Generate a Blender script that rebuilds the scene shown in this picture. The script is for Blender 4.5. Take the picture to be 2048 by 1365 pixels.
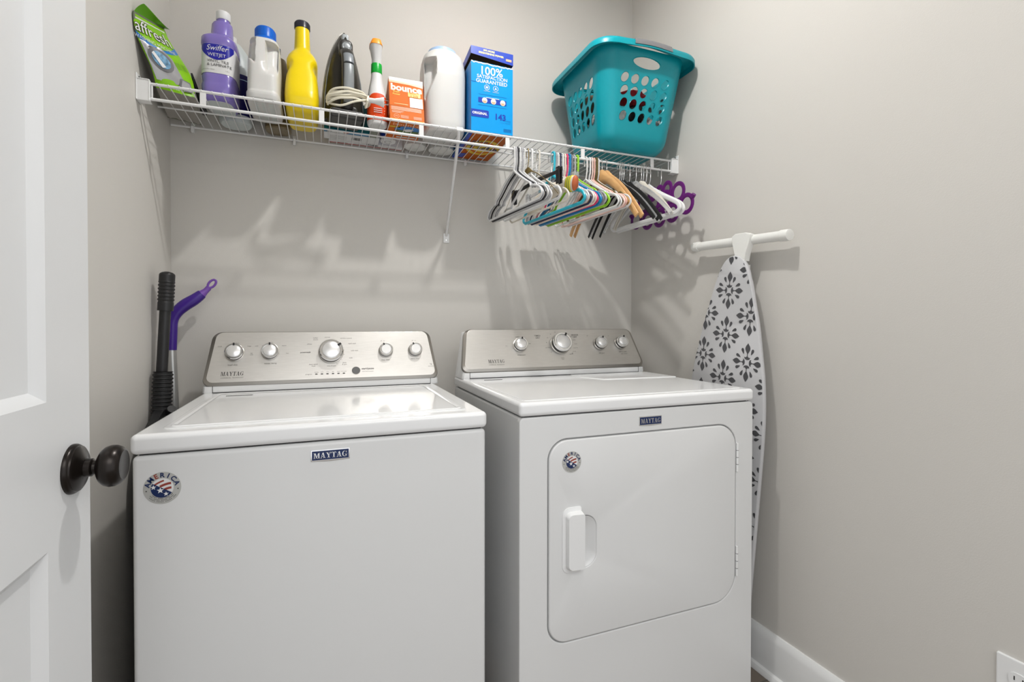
import bpy, bmesh, math, random
from mathutils import Vector, Matrix, noise
from math import pi, sin, cos, radians, sqrt, atan2

for o in list(bpy.data.objects):
    bpy.data.objects.remove(o)
SC = bpy.context.scene
COL = SC.collection

# ------------------------------------------------------------------ camera
YAW, PITCH, ROLL = 0.3692, -0.0114, 0.0008
cam = bpy.data.cameras.new('camera')
cam.sensor_width = 36.0
cam.lens = 36.0 * 975.57 / 2048
cam.shift_y = -24.28 / 2048
cam.clip_start = 0.01
cam_o = bpy.data.objects.new('camera', cam)
COL.objects.link(cam_o)
fwd = Vector((sin(YAW) * cos(PITCH), cos(YAW) * cos(PITCH), sin(PITCH)))
rt = Vector((cos(YAW), -sin(YAW), 0)); upv = rt.cross(fwd)
r2 = rt * cos(ROLL) + upv * sin(ROLL); u2 = -rt * sin(ROLL) + upv * cos(ROLL)
mw = Matrix((r2, u2, -fwd)).transposed().to_4x4()
mw.translation = Vector((0.4555, -1.8598, 1.0928))
cam_o.matrix_world = mw
SC.camera = cam_o

# ------------------------------------------------------------------ light
world = bpy.data.worlds.new('world'); SC.world = world
world.use_nodes = True
bg = world.node_tree.nodes['Background']
bg.inputs[0].default_value = (0.96, 0.98, 1.0, 1)
bg.inputs[1].default_value = 1.12
LX, LY, LZ = 0.97, -0.86, 2.60
lamp = bpy.data.lights.new('ceiling_lamp', 'AREA'); lamp.energy = 13.2; lamp.shape = 'DISK'; lamp.size = 0.07
lamp.color = (1.0, 0.985, 0.96)
lo = bpy.data.objects.new('ceiling_lamp', lamp); lo.location = (LX, LY, LZ); COL.objects.link(lo)
upl = bpy.data.lights.new('ceiling_bounce_fill', 'AREA'); upl.energy = 7; upl.shape = 'DISK'; upl.size = 0.16; upl.color = (1.0, 0.985, 0.96)
uo = bpy.data.objects.new('ceiling_bounce_fill', upl); uo.location = (LX, LY, LZ + .012); uo.rotation_euler = (pi, 0, 0); COL.objects.link(uo)  # added upward fill, bounces soft light off the ceiling
hall = bpy.data.lights.new('hall_fill', 'AREA'); hall.energy = 15; hall.shape = 'RECTANGLE'; hall.size = 1.6; hall.size_y = 1.0
hall.color = (1.0, 0.97, 0.93)
ho = bpy.data.objects.new('hall_fill', hall); ho.location = (0.95, -3.0, 2.45); ho.rotation_euler = (radians(40), 0, 0); COL.objects.link(ho)  # unseen area light added behind the camera for frontal fill
SC.view_settings.view_transform = 'Standard'
SC.view_settings.look = 'None'
SC.view_settings.gamma = 1
SC.view_settings.exposure = 0.13
SC.view_settings.use_curve_mapping = False

# ------------------------------------------------------------------ materials
def lin(c):
    return tuple((x / 12.92 if x <= 0.04045 else ((x + 0.055) / 1.055) ** 2.4) for x in c)
def hexc(h):
    return lin([int(h[i:i + 2], 16) / 255 for i in (0, 2, 4)])
MATS = {}
def mat(name, col, rough=0.5, metal=0.0, bump=0.0, bscale=200.0, trans=0.0, alpha=1.0, spec=0.5, coat=0.0, bstretch=None, var=0.0, vscale=20, ior=1.45, sss=0.0):
    if isinstance(col, str): col = hexc(col)
    m = bpy.data.materials.new(name); m.use_nodes = True
    nt = m.node_tree; b = nt.nodes['Principled BSDF']
    b.inputs['Base Color'].default_value = (*col, 1)
    b.inputs['Roughness'].default_value = rough
    b.inputs['Metallic'].default_value = metal
    b.inputs['IOR'].default_value = ior
    b.inputs['Specular IOR Level'].default_value = spec
    b.inputs['Transmission Weight'].default_value = trans
    b.inputs['Alpha'].default_value = alpha
    b.inputs['Coat Weight'].default_value = coat
    if sss: b.inputs['Subsurface Weight'].default_value = sss; b.inputs['Subsurface Scale'].default_value = 0.01
    if bump or var:
        tc = nt.nodes.new('ShaderNodeTexCoord'); mp = nt.nodes.new('ShaderNodeMapping')
        nt.links.new(tc.outputs['Object'], mp.inputs[0])
        if bstretch: mp.inputs['Scale'].default_value = bstretch
    if bump:
        n = nt.nodes.new('ShaderNodeTexNoise'); n.inputs['Scale'].default_value = bscale; n.inputs['Detail'].default_value = 4
        nt.links.new(mp.outputs[0], n.inputs['Vector'])
        bp = nt.nodes.new('ShaderNodeBump'); bp.inputs['Strength'].default_value = bump; bp.inputs['Distance'].default_value = 0.001
        nt.links.new(n.outputs[0], bp.inputs['Height']); nt.links.new(bp.outputs[0], b.inputs['Normal'])
    if var:
        n2 = nt.nodes.new('ShaderNodeTexNoise'); n2.inputs['Scale'].default_value = vscale; n2.inputs['Detail'].default_value = 5
        nt.links.new(mp.outputs[0], n2.inputs['Vector'])
        rp = nt.nodes.new('ShaderNodeValToRGB')
        rp.color_ramp.elements[0].position = .3; rp.color_ramp.elements[1].position = .7
        rp.color_ramp.elements[0].color = (*[c * (1 - var) for c in col], 1)
        rp.color_ramp.elements[1].color = (*[min(1, c * (1 + var)) for c in col], 1)
        nt.links.new(n2.outputs[0], rp.inputs[0]); nt.links.new(rp.outputs[0], b.inputs['Base Color'])
    MATS[name] = m
    return m
mat('wall_paint', (0.60, 0.58, 0.545), 0.6, bump=0.25, bscale=350, spec=0.3)
mat('ceiling_paint', (0.8, 0.79, 0.77), 0.8)
mat('trim_paint', (0.76, 0.765, 0.76), 0.35, spec=0.4)
mat('door_paint', (0.71, 0.72, 0.73), 0.38, bump=0.06, bscale=120, spec=0.4)
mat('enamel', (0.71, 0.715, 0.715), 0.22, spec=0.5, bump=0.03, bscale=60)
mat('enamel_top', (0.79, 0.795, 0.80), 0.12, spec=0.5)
mat('plastic_white', (0.78, 0.785, 0.785), 0.3)
mat('bronze', (0.018, 0.014, 0.012), 0.28, metal=0.6, spec=0.6)
mat('steel', (0.60, 0.585, 0.56), 0.34, metal=1.0, bump=0.12, bscale=60, bstretch=(1, 40, 40), var=0.06, vscale=30)
mat('steel_edge', (0.42, 0.40, 0.37), 0.3, metal=1.0)
mat('chrome', (0.78, 0.78, 0.78), 0.12, metal=1.0)
mat('knob_face', (0.80, 0.80, 0.80), 0.3, metal=0.7)
mat('black', (0.012, 0.012, 0.013), 0.35)
mat('ink', (0.03, 0.028, 0.025), 0.5)
mat('ink_soft', (0.10, 0.095, 0.085), 0.5)
mat('grey_button', (0.12, 0.12, 0.12), 0.4)
mat('gap', (0.02, 0.02, 0.02), 0.8)
mat('navy', (0.006, 0.02, 0.09), 0.3)
mat('silver_label', (0.50, 0.50, 0.48), 0.4, metal=0.3)
mat('flag_red', (0.28, 0.045, 0.03), 0.4)
mat('white', (0.74, 0.74, 0.74), 0.4)
mat('wire_white', (0.74, 0.74, 0.74), 0.35)
mat('floor_tile', (0.20, 0.165, 0.135), 0.45, var=0.12, vscale=6)

# ------------------------------------------------------------------ mesh builder
def T(x=0, y=0, z=0): return Matrix.Translation((x, y, z))
def RX(a): return Matrix.Rotation(a, 4, 'X')
def RY(a): return Matrix.Rotation(a, 4, 'Y')
def RZ(a): return Matrix.Rotation(a, 4, 'Z')
def frame(o, ux, uy):
    """matrix whose local x,y are ux,uy (orthonormalised), z = normal"""
    x = Vector(ux).normalized(); y = Vector(uy).normalized(); z = x.cross(y).normalized(); y = z.cross(x)
    m = Matrix((x, y, z)).transposed().to_4x4(); m.translation = Vector(o)
    return m
def catmull(pts, n=6, closed=False):
    P = [Vector(p) for p in pts]; out = []
    L = len(P); rng = range(L if closed else L - 1)
    for i in rng:
        if closed: a, b, c, d = P[(i - 1) % L], P[i], P[(i + 1) % L], P[(i + 2) % L]
        else: a, b, c, d = P[max(i - 1, 0)], P[i], P[i + 1], P[min(i + 2, L - 1)]
        for k in range(n):
            t = k / n
            out.append(0.5 * ((2 * b) + (c - a) * t + (2 * a - 5 * b + 4 * c - d) * t * t + (3 * b - a - 3 * c + d) * t ** 3))
    if not closed: out.append(P[-1])
    return out
class MB:
    def __init__(s):
        s.bm = bmesh.new(); s.mats = []; s.M = Matrix.Identity(4); s.wn = False
    def mi(s, m):
        if m not in s.mats: s.mats.append(m)
        return s.mats.index(m)
    def add(s, t, m, M=None):
        i = s.mi(m)
        for f in t.faces: f.material_index = i
        t.transform(s.M @ (M or Matrix.Identity(4)))
        me = bpy.data.meshes.new('t'); t.to_mesh(me); t.free()
        s.bm.from_mesh(me); bpy.data.meshes.remove(me)
    def box(s, lo, hi, m, bev=0.0, seg=3, M=None):
        t = bmesh.new(); bmesh.ops.create_cube(t, size=1)
        lo, hi = Vector(lo), Vector(hi)
        for v in t.verts: v.co = Vector([(lo[i] + hi[i]) / 2 + v.co[i] * (hi[i] - lo[i]) for i in range(3)])
        if bev: s.wn = True; bmesh.ops.bevel(t, geom=t.edges[:], offset=bev, segments=seg, profile=0.5, affect='EDGES')
        s.add(t, m, M)
    def faces(s, verts, faces, m, M=None, double=False):
        t = bmesh.new(); vs = [t.verts.new(v) for v in verts]
        for f in faces:
            try: t.faces.new([vs[i] for i in f])
            except ValueError: pass
        bmesh.ops.recalc_face_normals(t, faces=t.faces[:]) if not double else None
        s.add(t, m, M)
    def poly(s, pts, m, M=None):
        """flat n-gon in xy plane (z=0 unless 3d)"""
        t = bmesh.new(); vs = [t.verts.new((p[0], p[1], p[2] if len(p) > 2 else 0)) for p in pts]
        t.faces.new(vs); bmesh.ops.triangulate(t, faces=t.faces[:])
        s.add(t, m, M)
    def prism(s, pts, h, m, M=None, bev=0.0, seg=2, z0=0.0):
        """extrude a 2D outline (xy) from z0 to z0+h"""
        t = bmesh.new(); vs = [t.verts.new((p[0], p[1], z0)) for p in pts]
        f = t.faces.new(vs)
        r = bmesh.ops.extrude_face_region(t, geom=[f])
        up = [e for e in r['geom'] if isinstance(e, bmesh.types.BMVert)]
        for v in up: v.co.z += h
        bmesh.ops.recalc_face_normals(t, faces=t.faces[:])
        if bev:
            s.wn = True
            es = [e for e in t.edges if all(abs(v.co.z - (z0 + h)) < 1e-7 for v in e.verts)]
            bmesh.ops.bevel(t, geom=es, offset=bev, segments=seg, profile=0.5, affect='EDGES')
        s.add(t, m, M)
    def tube(s, pts, r, m, seg=8, closed=False, M=None, cap=True, up=None, flat=1.0):
        P = [Vector(p) for p in pts]; n = len(P)
        R = r if isinstance(r, (list, tuple)) else [r] * n
        t = bmesh.new(); rings = []
        pu = None
        for i in range(n):
            if closed: d = P[(i + 1) % n] - P[i - 1]
            else: d = P[min(i + 1, n - 1)] - P[max(i - 1, 0)]
            if d.length < 1e-9: d = Vector((0, 0, 1))
            d.normalize()
            if up is not None: a = Vector(up)
            elif pu is not None: a = pu
            else: a = Vector((0, 0, 1)) if abs(d.z) < 0.9 else Vector((1, 0, 0))
            a = a - d * a.dot(d)
            if a.length < 1e-6: a = Vector((1, 0, 0)) - d * d.x
            a.normalize(); pu = a; b = d.cross(a)
            rings.append([t.verts.new(P[i] + (a * cos(k * 2 * pi / seg) + b * sin(k * 2 * pi / seg) * flat) * R[i]) for k in range(seg)])
        for i in range(n if closed else n - 1):
            A, B = rings[i], rings[(i + 1) % n]
            for k in range(seg): t.faces.new((A[k], A[(k + 1) % seg], B[(k + 1) % seg], B[k]))
        if not closed and cap:
            t.faces.new(rings[0][::-1]); t.faces.new(rings[-1])
        bmesh.ops.recalc_face_normals(t, faces=t.faces[:])
        s.add(t, m, M)
    def lathe(s, prof, m, seg=32, M=None, cap=True):
        """prof: list of (r,z)"""
        t = bmesh.new(); rings = []
        for r, z in prof:
            if r < 1e-6: rings.append([t.verts.new((0, 0, z))])
            else: rings.append([t.verts.new((r * cos(k * 2 * pi / seg), r * sin(k * 2 * pi / seg), z)) for k in range(seg)])
        for A, B in zip(rings, rings[1:]):
            if len(A) == 1 and len(B) == 1: continue
            for k in range(seg):
                k2 = (k + 1) % seg
                if len(A) == 1: t.faces.new((A[0], B[k2], B[k]))
                elif len(B) == 1: t.faces.new((A[k], A[k2], B[0]))
                else: t.faces.new((A[k], A[k2], B[k2], B[k]))
        if cap:
            if len(rings[0]) > 1: t.faces.new(rings[0][::-1])
            if len(rings[-1]) > 1: t.faces.new(rings[-1])
        bmesh.ops.recalc_face_normals(t, faces=t.faces[:])
        s.add(t, m, M)
    def loft(s, secs, m, seg=40, M=None, cap=True):
        """secs: (z, cx, cy, hx, hy, n) superellipse sections"""
        t = bmesh.new(); rings = []
        for z, cx, cy, hx, hy, n in secs:
            ring = []
            for k in range(seg):
                a = (k + .5) * 2 * pi / seg; c, q = cos(a), sin(a)
                ring.append(t.verts.new((cx + hx * math.copysign(abs(c) ** (2 / n), c), cy + hy * math.copysign(abs(q) ** (2 / n), q), z)))
            rings.append(ring)
        for A, B in zip(rings, rings[1:]):
            for k in range(seg): t.faces.new((A[k], A[(k + 1) % seg], B[(k + 1) % seg], B[k]))
        if cap: t.faces.new(rings[0][::-1]); t.faces.new(rings[-1])
        bmesh.ops.recalc_face_normals(t, faces=t.faces[:])
        s.add(t, m, M)
    def text(s, body, size, m, M=None, align='CENTER', bold=0.0, ext=0.0, sx=1.0, shear=0.0, space=1.0):
        c = bpy.data.curves.new('t', 'FONT'); c.body = body; c.size = size; c.align_x = align; c.align_y = 'CENTER'
        c.offset = bold * size; c.extrude = ext; c.shear = shear; c.space_character = space; c.resolution_u = 3
        o = bpy.data.objects.new('t', c); COL.objects.link(o)
        dg = bpy.context.evaluated_depsgraph_get()
        me = bpy.data.meshes.new_from_object(o.evaluated_get(dg))
        bpy.data.objects.remove(o); bpy.data.curves.remove(c)
        t = bmesh.new(); t.from_mesh(me); bpy.data.meshes.remove(me)
        for v in t.verts: v.co.x *= sx
        for f in t.faces:
            if f.normal.z < 0 and ext == 0: f.normal_flip()
        s.add(t, m, M)
    def text_map(s, body, size, m, fn, align='CENTER', bold=0.0, shear=0.0, sx=1.0, cuts=1):
        """lettering laid onto a curved surface: fn(x, y) -> 3D point"""
        q = MB(); q.text(body, size, m, None, align, bold, 0.0, sx, shear)
        t = q.bm
        if cuts: bmesh.ops.subdivide_edges(t, edges=[e for e in t.edges if e.calc_length() > size * .25], cuts=cuts)
        bmesh.ops.triangulate(t, faces=t.faces[:])
        for v in t.verts: v.co = fn(v.co.x, v.co.y)
        s.add(t, m)
    def build(s, name, parent=None, loc=None, smooth=35):
        me = bpy.data.meshes.new(name)
        bmesh.ops.remove_doubles(s.bm, verts=s.bm.verts[:], dist=1e-6)
        for f in s.bm.faces: f.smooth = True
        s.bm.to_mesh(me); s.bm.free()
        for n in s.mats: me.materials.append(MATS[n])
        me.set_sharp_from_angle(angle=radians(smooth))
        o = bpy.data.objects.new(name, me); COL.objects.link(o)
        if s.wn: md = o.modifiers.new('wn', 'WEIGHTED_NORMAL'); md.keep_sharp = True; md.weight = 80
        if parent: o.parent = parent
        if loc: o.location = loc
        return o
def thing(name, label, cat, loc=(0, 0, 0), rz=0.0, group=None):
    o = bpy.data.objects.new(name, None); COL.objects.link(o); o.empty_display_size = .02
    o.location = loc; o.rotation_euler = (0, 0, rz); o['label'] = label; o['category'] = cat
    if group: o['group'] = group
    return o
def tag(o, label, cat, group=None):
    o['label'] = label; o['category'] = cat
    if group: o['group'] = group
    return o
def rrect(x0, y0, x1, y1, r, seg=6):
    if not isinstance(r, (tuple, list)): r = (r,) * 4     # bl br tr tl
    out = []
    for (cx, cy, a0), rr in zip(((x0 + r[0], y0 + r[0], pi), (x1 - r[1], y0 + r[1], 1.5 * pi), (x1 - r[2], y1 - r[2], 0), (x0 + r[3], y1 - r[3], .5 * pi)), r):
        for k in range(seg + 1):
            a = a0 + k * pi / 2 / seg; out.append((cx + rr * cos(a), cy + rr * sin(a)))
    return out
def arc(cx, cy, r, a0, a1, n=16, ry=None):
    return [(cx + r * cos(a0 + (a1 - a0) * k / n), cy + (ry or r) * sin(a0 + (a1 - a0) * k / n)) for k in range(n + 1)]
def star(mb, x, y, r, m, M, z=0, rot=pi / 2):
    pts = [(x + (r if k % 2 == 0 else r * .42) * cos(rot + k * pi / 5), y + (r if k % 2 == 0 else r * .42) * sin(rot + k * pi / 5), z) for k in range(10)]
    mb.poly(pts, m, M)
# slab-serif capitals for the machine name plates
def serif(mb, word, h, m, M, shear=0.0, ext=0.0, gap=0.1):
    """capital letters with thick and thin strokes and slab serifs; total starts at x=0; returns width"""
    x = 0.0
    def S(pts):
        q = [((px + shear * py) * h, py * h) for px, py in pts]
        if ext: mb.prism(q, ext, m, M)
        else: mb.poly(q, m, M)
    def bar(x0, y0, x1, y1): S([(x0, y0), (x1, y0), (x1, y1), (x0, y1)])
    def diag(xa, xb, w): S([(xa, 0), (xa + w, 0), (xb + w, 1), (xb, 1)])
    s_ = 0.07
    for ch in word:
        if ch == 'M':
            diag(x + .10, x + .10, .10); diag(x + .50, x + .18, .17); diag(x + .50, x + .84, .07); diag(x + .84, x + .84, .20)
            bar(x, 0, x + .30, s_); bar(x + .74, 0, x + 1.12, s_); bar(x, 1 - s_, x + .32, 1); bar(x + .80, 1 - s_, x + 1.12, 1); w = 1.12
        elif ch == 'A':
            diag(x + .08, x + .38, .07); diag(x + .62, x + .36, .20); bar(x + .2, .28, x + .7, .35); bar(x, 0, x + .28, s_); bar(x + .50, 0, x + .92, s_); w = .92
        elif ch == 'Y':
            S([(x + .36, .0), (x + .56, 0), (x + .56, .48), (x + .36, .48)]); S([(x + .36, .42), (x + .56, .48), (x + .28, 1), (x + .06, 1)]); S([(x + .48, .48), (x + .56, .48), (x + .84, 1), (x + .76, 1)])
            bar(x + .24, 0, x + .68, s_); bar(x, 1 - s_, x + .38, 1); bar(x + .62, 1 - s_, x + .92, 1); w = .9
        elif ch == 'T':
            bar(x + .30, 0, x + .50, 1); bar(x + .02, 1 - s_, x + .78, 1); bar(x + .18, 0, x + .62, s_); bar(x, .74, x + .07, 1); bar(x + .73, .74, x + .80, 1); w = .80
        elif ch == 'G':
            n = 14
            for k in range(n):
                a0 = .28 * pi + k * (1.50 * pi) / n; a1 = .28 * pi + (k + 1) * (1.50 * pi) / n
                def P(a, f): 
                    th = .09 + .11 * max(0, -cos(a)) ** 1.5 if f else 0
                    return (x + .44 + (.44 - th) * cos(a), .5 + (.5 - (.07 if f else 0)) * sin(a))
                S([P(a0, 0), P(a1, 0), P(a1, 1), P(a0, 1)])
            bar(x + .62, .06, x + .80, .44); bar(x + .50, .37, x + .92, .44); bar(x + .72, .68, x + .79, .98); w = .92
        x += w + gap
    return (x - gap) * h
W = 1.7521; H = 2.74; YF = -1.72
def struct(o):
    o['kind'] = 'structure'; return o
# ------------------------------------------------------------------ room shell
def room():
    m = MB(); m.box((-.9, -3.9, -.06), (W + 1.2, 0.12, 0), 'floor_tile')
    for k in range(1, 14):
        m.box((-.9, -k * .305 + .1525, -.0005), (W + 1.2, -k * .305 + .1565, .0006), 'ink_soft')
    for k in range(-2, 10):
        m.box((k * .305 + .1, -3.9, -.0005), (k * .305 + .104, 0, .0006), 'ink_soft')
    struct(m.build('floor'))
    m = MB(); m.box((-.12, YF - .12, H), (W + .12, 0.12, H + .06), 'ceiling_paint'); struct(m.build('ceiling'))
    m = MB(); m.box((-.12, 0, 0), (W + .12, .12, H), 'wall_paint'); struct(m.build('wall_back'))
    m = MB(); m.box((-.12, YF - .12, 0), (0, 0, H), 'wall_paint'); struct(m.build('wall_left'))
    m = MB(); m.box((W, YF - .12, 0), (W + .12, 0, H), 'wall_paint'); struct(m.build('wall_right'))
    m = MB()
    dx0, dx1, dz = .088, 1.664, 2.06  # double-width opening, added so front fill light reaches both machines
    m.box((0, YF - .12, 0), (dx0, YF, H), 'wall_paint'); m.box((dx1, YF - .12, 0), (W, YF, H), 'wall_paint'); m.box((dx0, YF - .12, dz), (dx1, YF, H), 'wall_paint')
    struct(m.build('wall_front'))
    m = MB()
    def bprof(): return [(0, 0), (.016, 0), (.016, .112), (.0125, .1235), (.006, .1348), (0, .1348)]
    def run(a, b, flipx, name, shoe=True):
        m = MB()
        if name == 'baseboard_right':
            M = Matrix(((-1, 0, 0, W), (0, 0, 1, a), (0, 1, 0, 0), (0, 0, 0, 1)))
        elif name == 'baseboard_left':
            M = Matrix(((1, 0, 0, 0), (0, 0, 1, a), (0, 1, 0, 0), (0, 0, 0, 1)))
        else:
            M = Matrix(((0, 0, 1, a), (-1, 0, 0, 0), (0, 1, 0, 0), (0, 0, 0, 1)))
        m.prism(bprof(), b - a, 'trim_paint', M)
        m.prism([(.016, 0), (.031, 0), (.030, .008), (.025, .016), (.016, .019)], b - a, 'trim_paint', M)
        struct(m.build(name))
    run(YF, 0, 0, 'baseboard_right'); run(YF, 0, 0, 'baseboard_left'); run(.032, W - .032, 0, 'baseboard_back')
room()

def lamp_fixture():
    t = thing('ceiling_light', 'small white dish ceiling light in the middle of the ceiling', 'light', (LX, LY, H))
    m = MB(); m.lathe([(.06, 0), (.06, -.012), (.04, -.02), (.012, -.026), (.010, -.10), (.010, -.122)], 'plastic_white'); m.build('lamp_base', t)
    m = MB(); m.lathe([(.085, -.120), (.090, -.128), (.088, -.1315), (.040, -.1335), (.040, -.1300), (.082, -.1285), (.0835, -.124), (.083, -.120)], 'plastic_white', cap=False, seg=40); m.lathe([(.084, -.1305), (.084, -.1325)], 'plastic_white'); m.build('lamp_dish', t)
lamp_fixture()

# ------------------------------------------------------------------ door
XD, YE = .1284, -.9515
def door():
    m = MB(); y0, y1 = -1.712, YE; z0, z1 = .012, 2.03; th = .035
    ops = [(-1.5925, -1.0725, .12, .8015), (-1.5925, -1.0725, .992, 1.90)]
    for side in (0, 1):
        xf = XD if side == 0 else XD - th; s = -1 if side == 0 else 1
        ys = [y0, -1.5925, -1.0725, y1]; zs = [z0, .12, .8015, .992, 1.90, z1]
        V = []; F = []
        def q(a, b, c, d):
            i = len(V); V.extend([a, b, c, d]); F.append((i, i + 1, i + 2, i + 3))
        for i in range(3):
            for j in range(5):
                if i == 1 and j in (1, 3): continue
                q((xf, ys[i], zs[j]), (xf, ys[i + 1], zs[j]), (xf, ys[i + 1], zs[j + 1]), (xf, ys[i], zs[j + 1]))
        for (a, b, c, d) in ops:
            xi = xf + s * .0120; k = .014; k2 = .003
            rings = [(a, b, c, d, xf), (a + k2, b - k2, c + k2, d - k2, xf + s * .0022), (a + k, b - k, c + k, d - k, xi)]
            for (A, B) in zip(rings, rings[1:]):
                pa = [(A[4], A[0], A[2]), (A[4], A[1], A[2]), (A[4], A[1], A[3]), (A[4], A[0], A[3])]
                pb = [(B[4], B[0], B[2]), (B[4], B[1], B[2]), (B[4], B[1], B[3]), (B[4], B[0], B[3])]
                for e in range(4): q(pa[e], pa[(e + 1) % 4], pb[(e + 1) % 4], pb[e])
            R = rings[-1]; q((R[4], R[0], R[2]), (R[4], R[1], R[2]), (R[4], R[1], R[3]), (R[4], R[0], R[3]))
        m.faces(V, F, 'door_paint', double=True)
    xa, xb = XD - th, XD
    V = [(xa, y0, z0), (xb, y0, z0), (xb, y1, z0), (xa, y1, z0), (xa, y0, z1), (xb, y0, z1), (xb, y1, z1), (xa, y1, z1)]
    m.faces(V, [(0, 1, 2, 3), (4, 5, 6, 7), (0, 1, 5, 4), (2, 3, 7, 6)], 'door_paint', double=True)
    bmesh.ops.remove_doubles(m.bm, verts=m.bm.verts[:], dist=1e-6)
    bmesh.ops.recalc_face_normals(m.bm, faces=m.bm.faces[:])
    d = m.build('door_1', smooth=20); d['kind'] = 'structure'
    yk, zk = -1.006, .889
    for sgn, x0 in ((1, XD), (-1, XD - th)):
        M = T(x0, yk, zk) @ RY(sgn * pi / 2)
        m = MB(); m.lathe([(0, .0), (.0345, 0), (.0345, .003), (.033, .0055), (.0315, .0065), (.031, .0085), (.027, .011), (.0165, .0135), (.012, .016), (0, .016)], 'bronze', M=M, seg=40)
        rs = m.build('door_rosette', d)
        m = MB(); m.lathe([(.0125, .010), (.0125, .0225), (.0115, .0235), (.0095, .0245), (.0090, .0275), (.0120, .0295), (.018, .0310), (.0235, .0340), (.0275, .0385), (.0292, .0440), (.0288, .0500), (.0262, .0555), (.0225, .0590), (.0205, .0597), (.0188, .0590), (0, .0592)], 'bronze', M=M, seg=40)
        m.build('door_knob', d)
    m = MB(); m.box((XD - .029, YE - .0005, zk - .028), (XD - .006, YE + .0008, zk + .028), 'bronze'); m.build('latch_plate', d)
door()

# ------------------------------------------------------------------ outlet
def outlet():
    t = thing('electrical_outlet', 'white wall outlet low on the right wall at the bottom right corner', 'outlet', (W, -1.3255, .36))
    M = Matrix(((0, 0, -1, 0), (-1, 0, 0, 0), (0, 1, 0, 0), (0, 0, 0, 1)))   # local x -> -y, y -> z, z -> -x
    m = MB(); m.prism(rrect(-.0365, -.058, .0365, .058, .003, 3), .0055, 'plastic_white', M, bev=.003); m.build('cover_plate', t)
    for cy in (.0195, -.0195):
        m = MB(); m.prism(rrect(-.0165, cy - .0143, .0165, cy + .0143, .0135, 8), .0075, 'plastic_white', M)
        for sx in (-.0065, .0065): m.box((sx - .0009, cy - .001, .0074), (sx + .0009, cy + .007, .0078), 'black', M=M)
        m.prism(arc(0, cy - .008, .0025, 0, 2 * pi, 12)[:-1], .0004, 'black', M, z0=.0074); m.build('receptacle', t)
    m = MB(); m.prism(arc(0, 0, .0028, 0, 2 * pi, 12)[:-1], .001, 'chrome', M, z0=.0053); m.build('screw', t)
outlet()

# ------------------------------------------------------------------ machines
def knob(parent, M, r, ang, name='knob', tall=.021):
    """control dial on a face frame M (z outward)"""
    m = MB()
    m.lathe([(r * 1.06, 0), (r * 1.06, .002), (r * .99, .003), (r * .99, .003)], 'steel_edge', M=M, seg=36)
    m.lathe([(r * .95, .002), (r * .98, tall * .55), (r * .98, tall * .56)], 'black', M=M, seg=36)
    m.lathe([(r * .98, tall * .56), (r, tall * .62), (r, tall * .9), (r * .94, tall), (r * .80, tall), (r * .76, tall * .93), (r * .74, tall * .93)], 'chrome', M=M, seg=36)
    m.lathe([(r * .74, tall * .90), (r * .72, tall * 1.04), (r * .68, tall * 1.07), (0, tall * 1.07)], 'knob_face', M=M, seg=36)
    px, py = cos(ang) * r * .84, sin(ang) * r * .84
    m.box((-r * .085, -r * .16, tall * .9), (r * .085, r * .16, tall * 1.12), 'black', M=M @ T(px, py, 0) @ RZ(ang - pi / 2))
    return m.build(name, parent)
def ticks(m, M, cx, cy, r, angs, ln=.004, w=.0004):
    for a in angs:
        m.box((r, -w, 0), (r + ln, w, .0003), 'ink_soft', M=M @ T(cx, cy, 0) @ RZ(a))
def badge(parent, M, w, h):
    m = MB()
    m.prism([(-w / 2, h / 2), (-w / 2, -h / 2), (0, -h * .58), (w / 2, -h / 2), (w / 2, h / 2)], .003, 'chrome', M, bev=.0012)
    m.box((-w * .47, -h * .40, .0028), (w * .47, h * .40, .0034), 'navy', M=M)
    lw = h * .5
    tw = (1.12 + .92 + .9 + .8 + .92 + .92 + .5) * lw
    sc = w * .86 / tw
    serif(m, 'MAYTAG', lw, 'chrome', M @ T(-w * .43, -h * .25, .0034) @ Matrix.Diagonal((sc, 1, 1, 1)), ext=.0006)
    return m.build('name_badge', parent)
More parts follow.
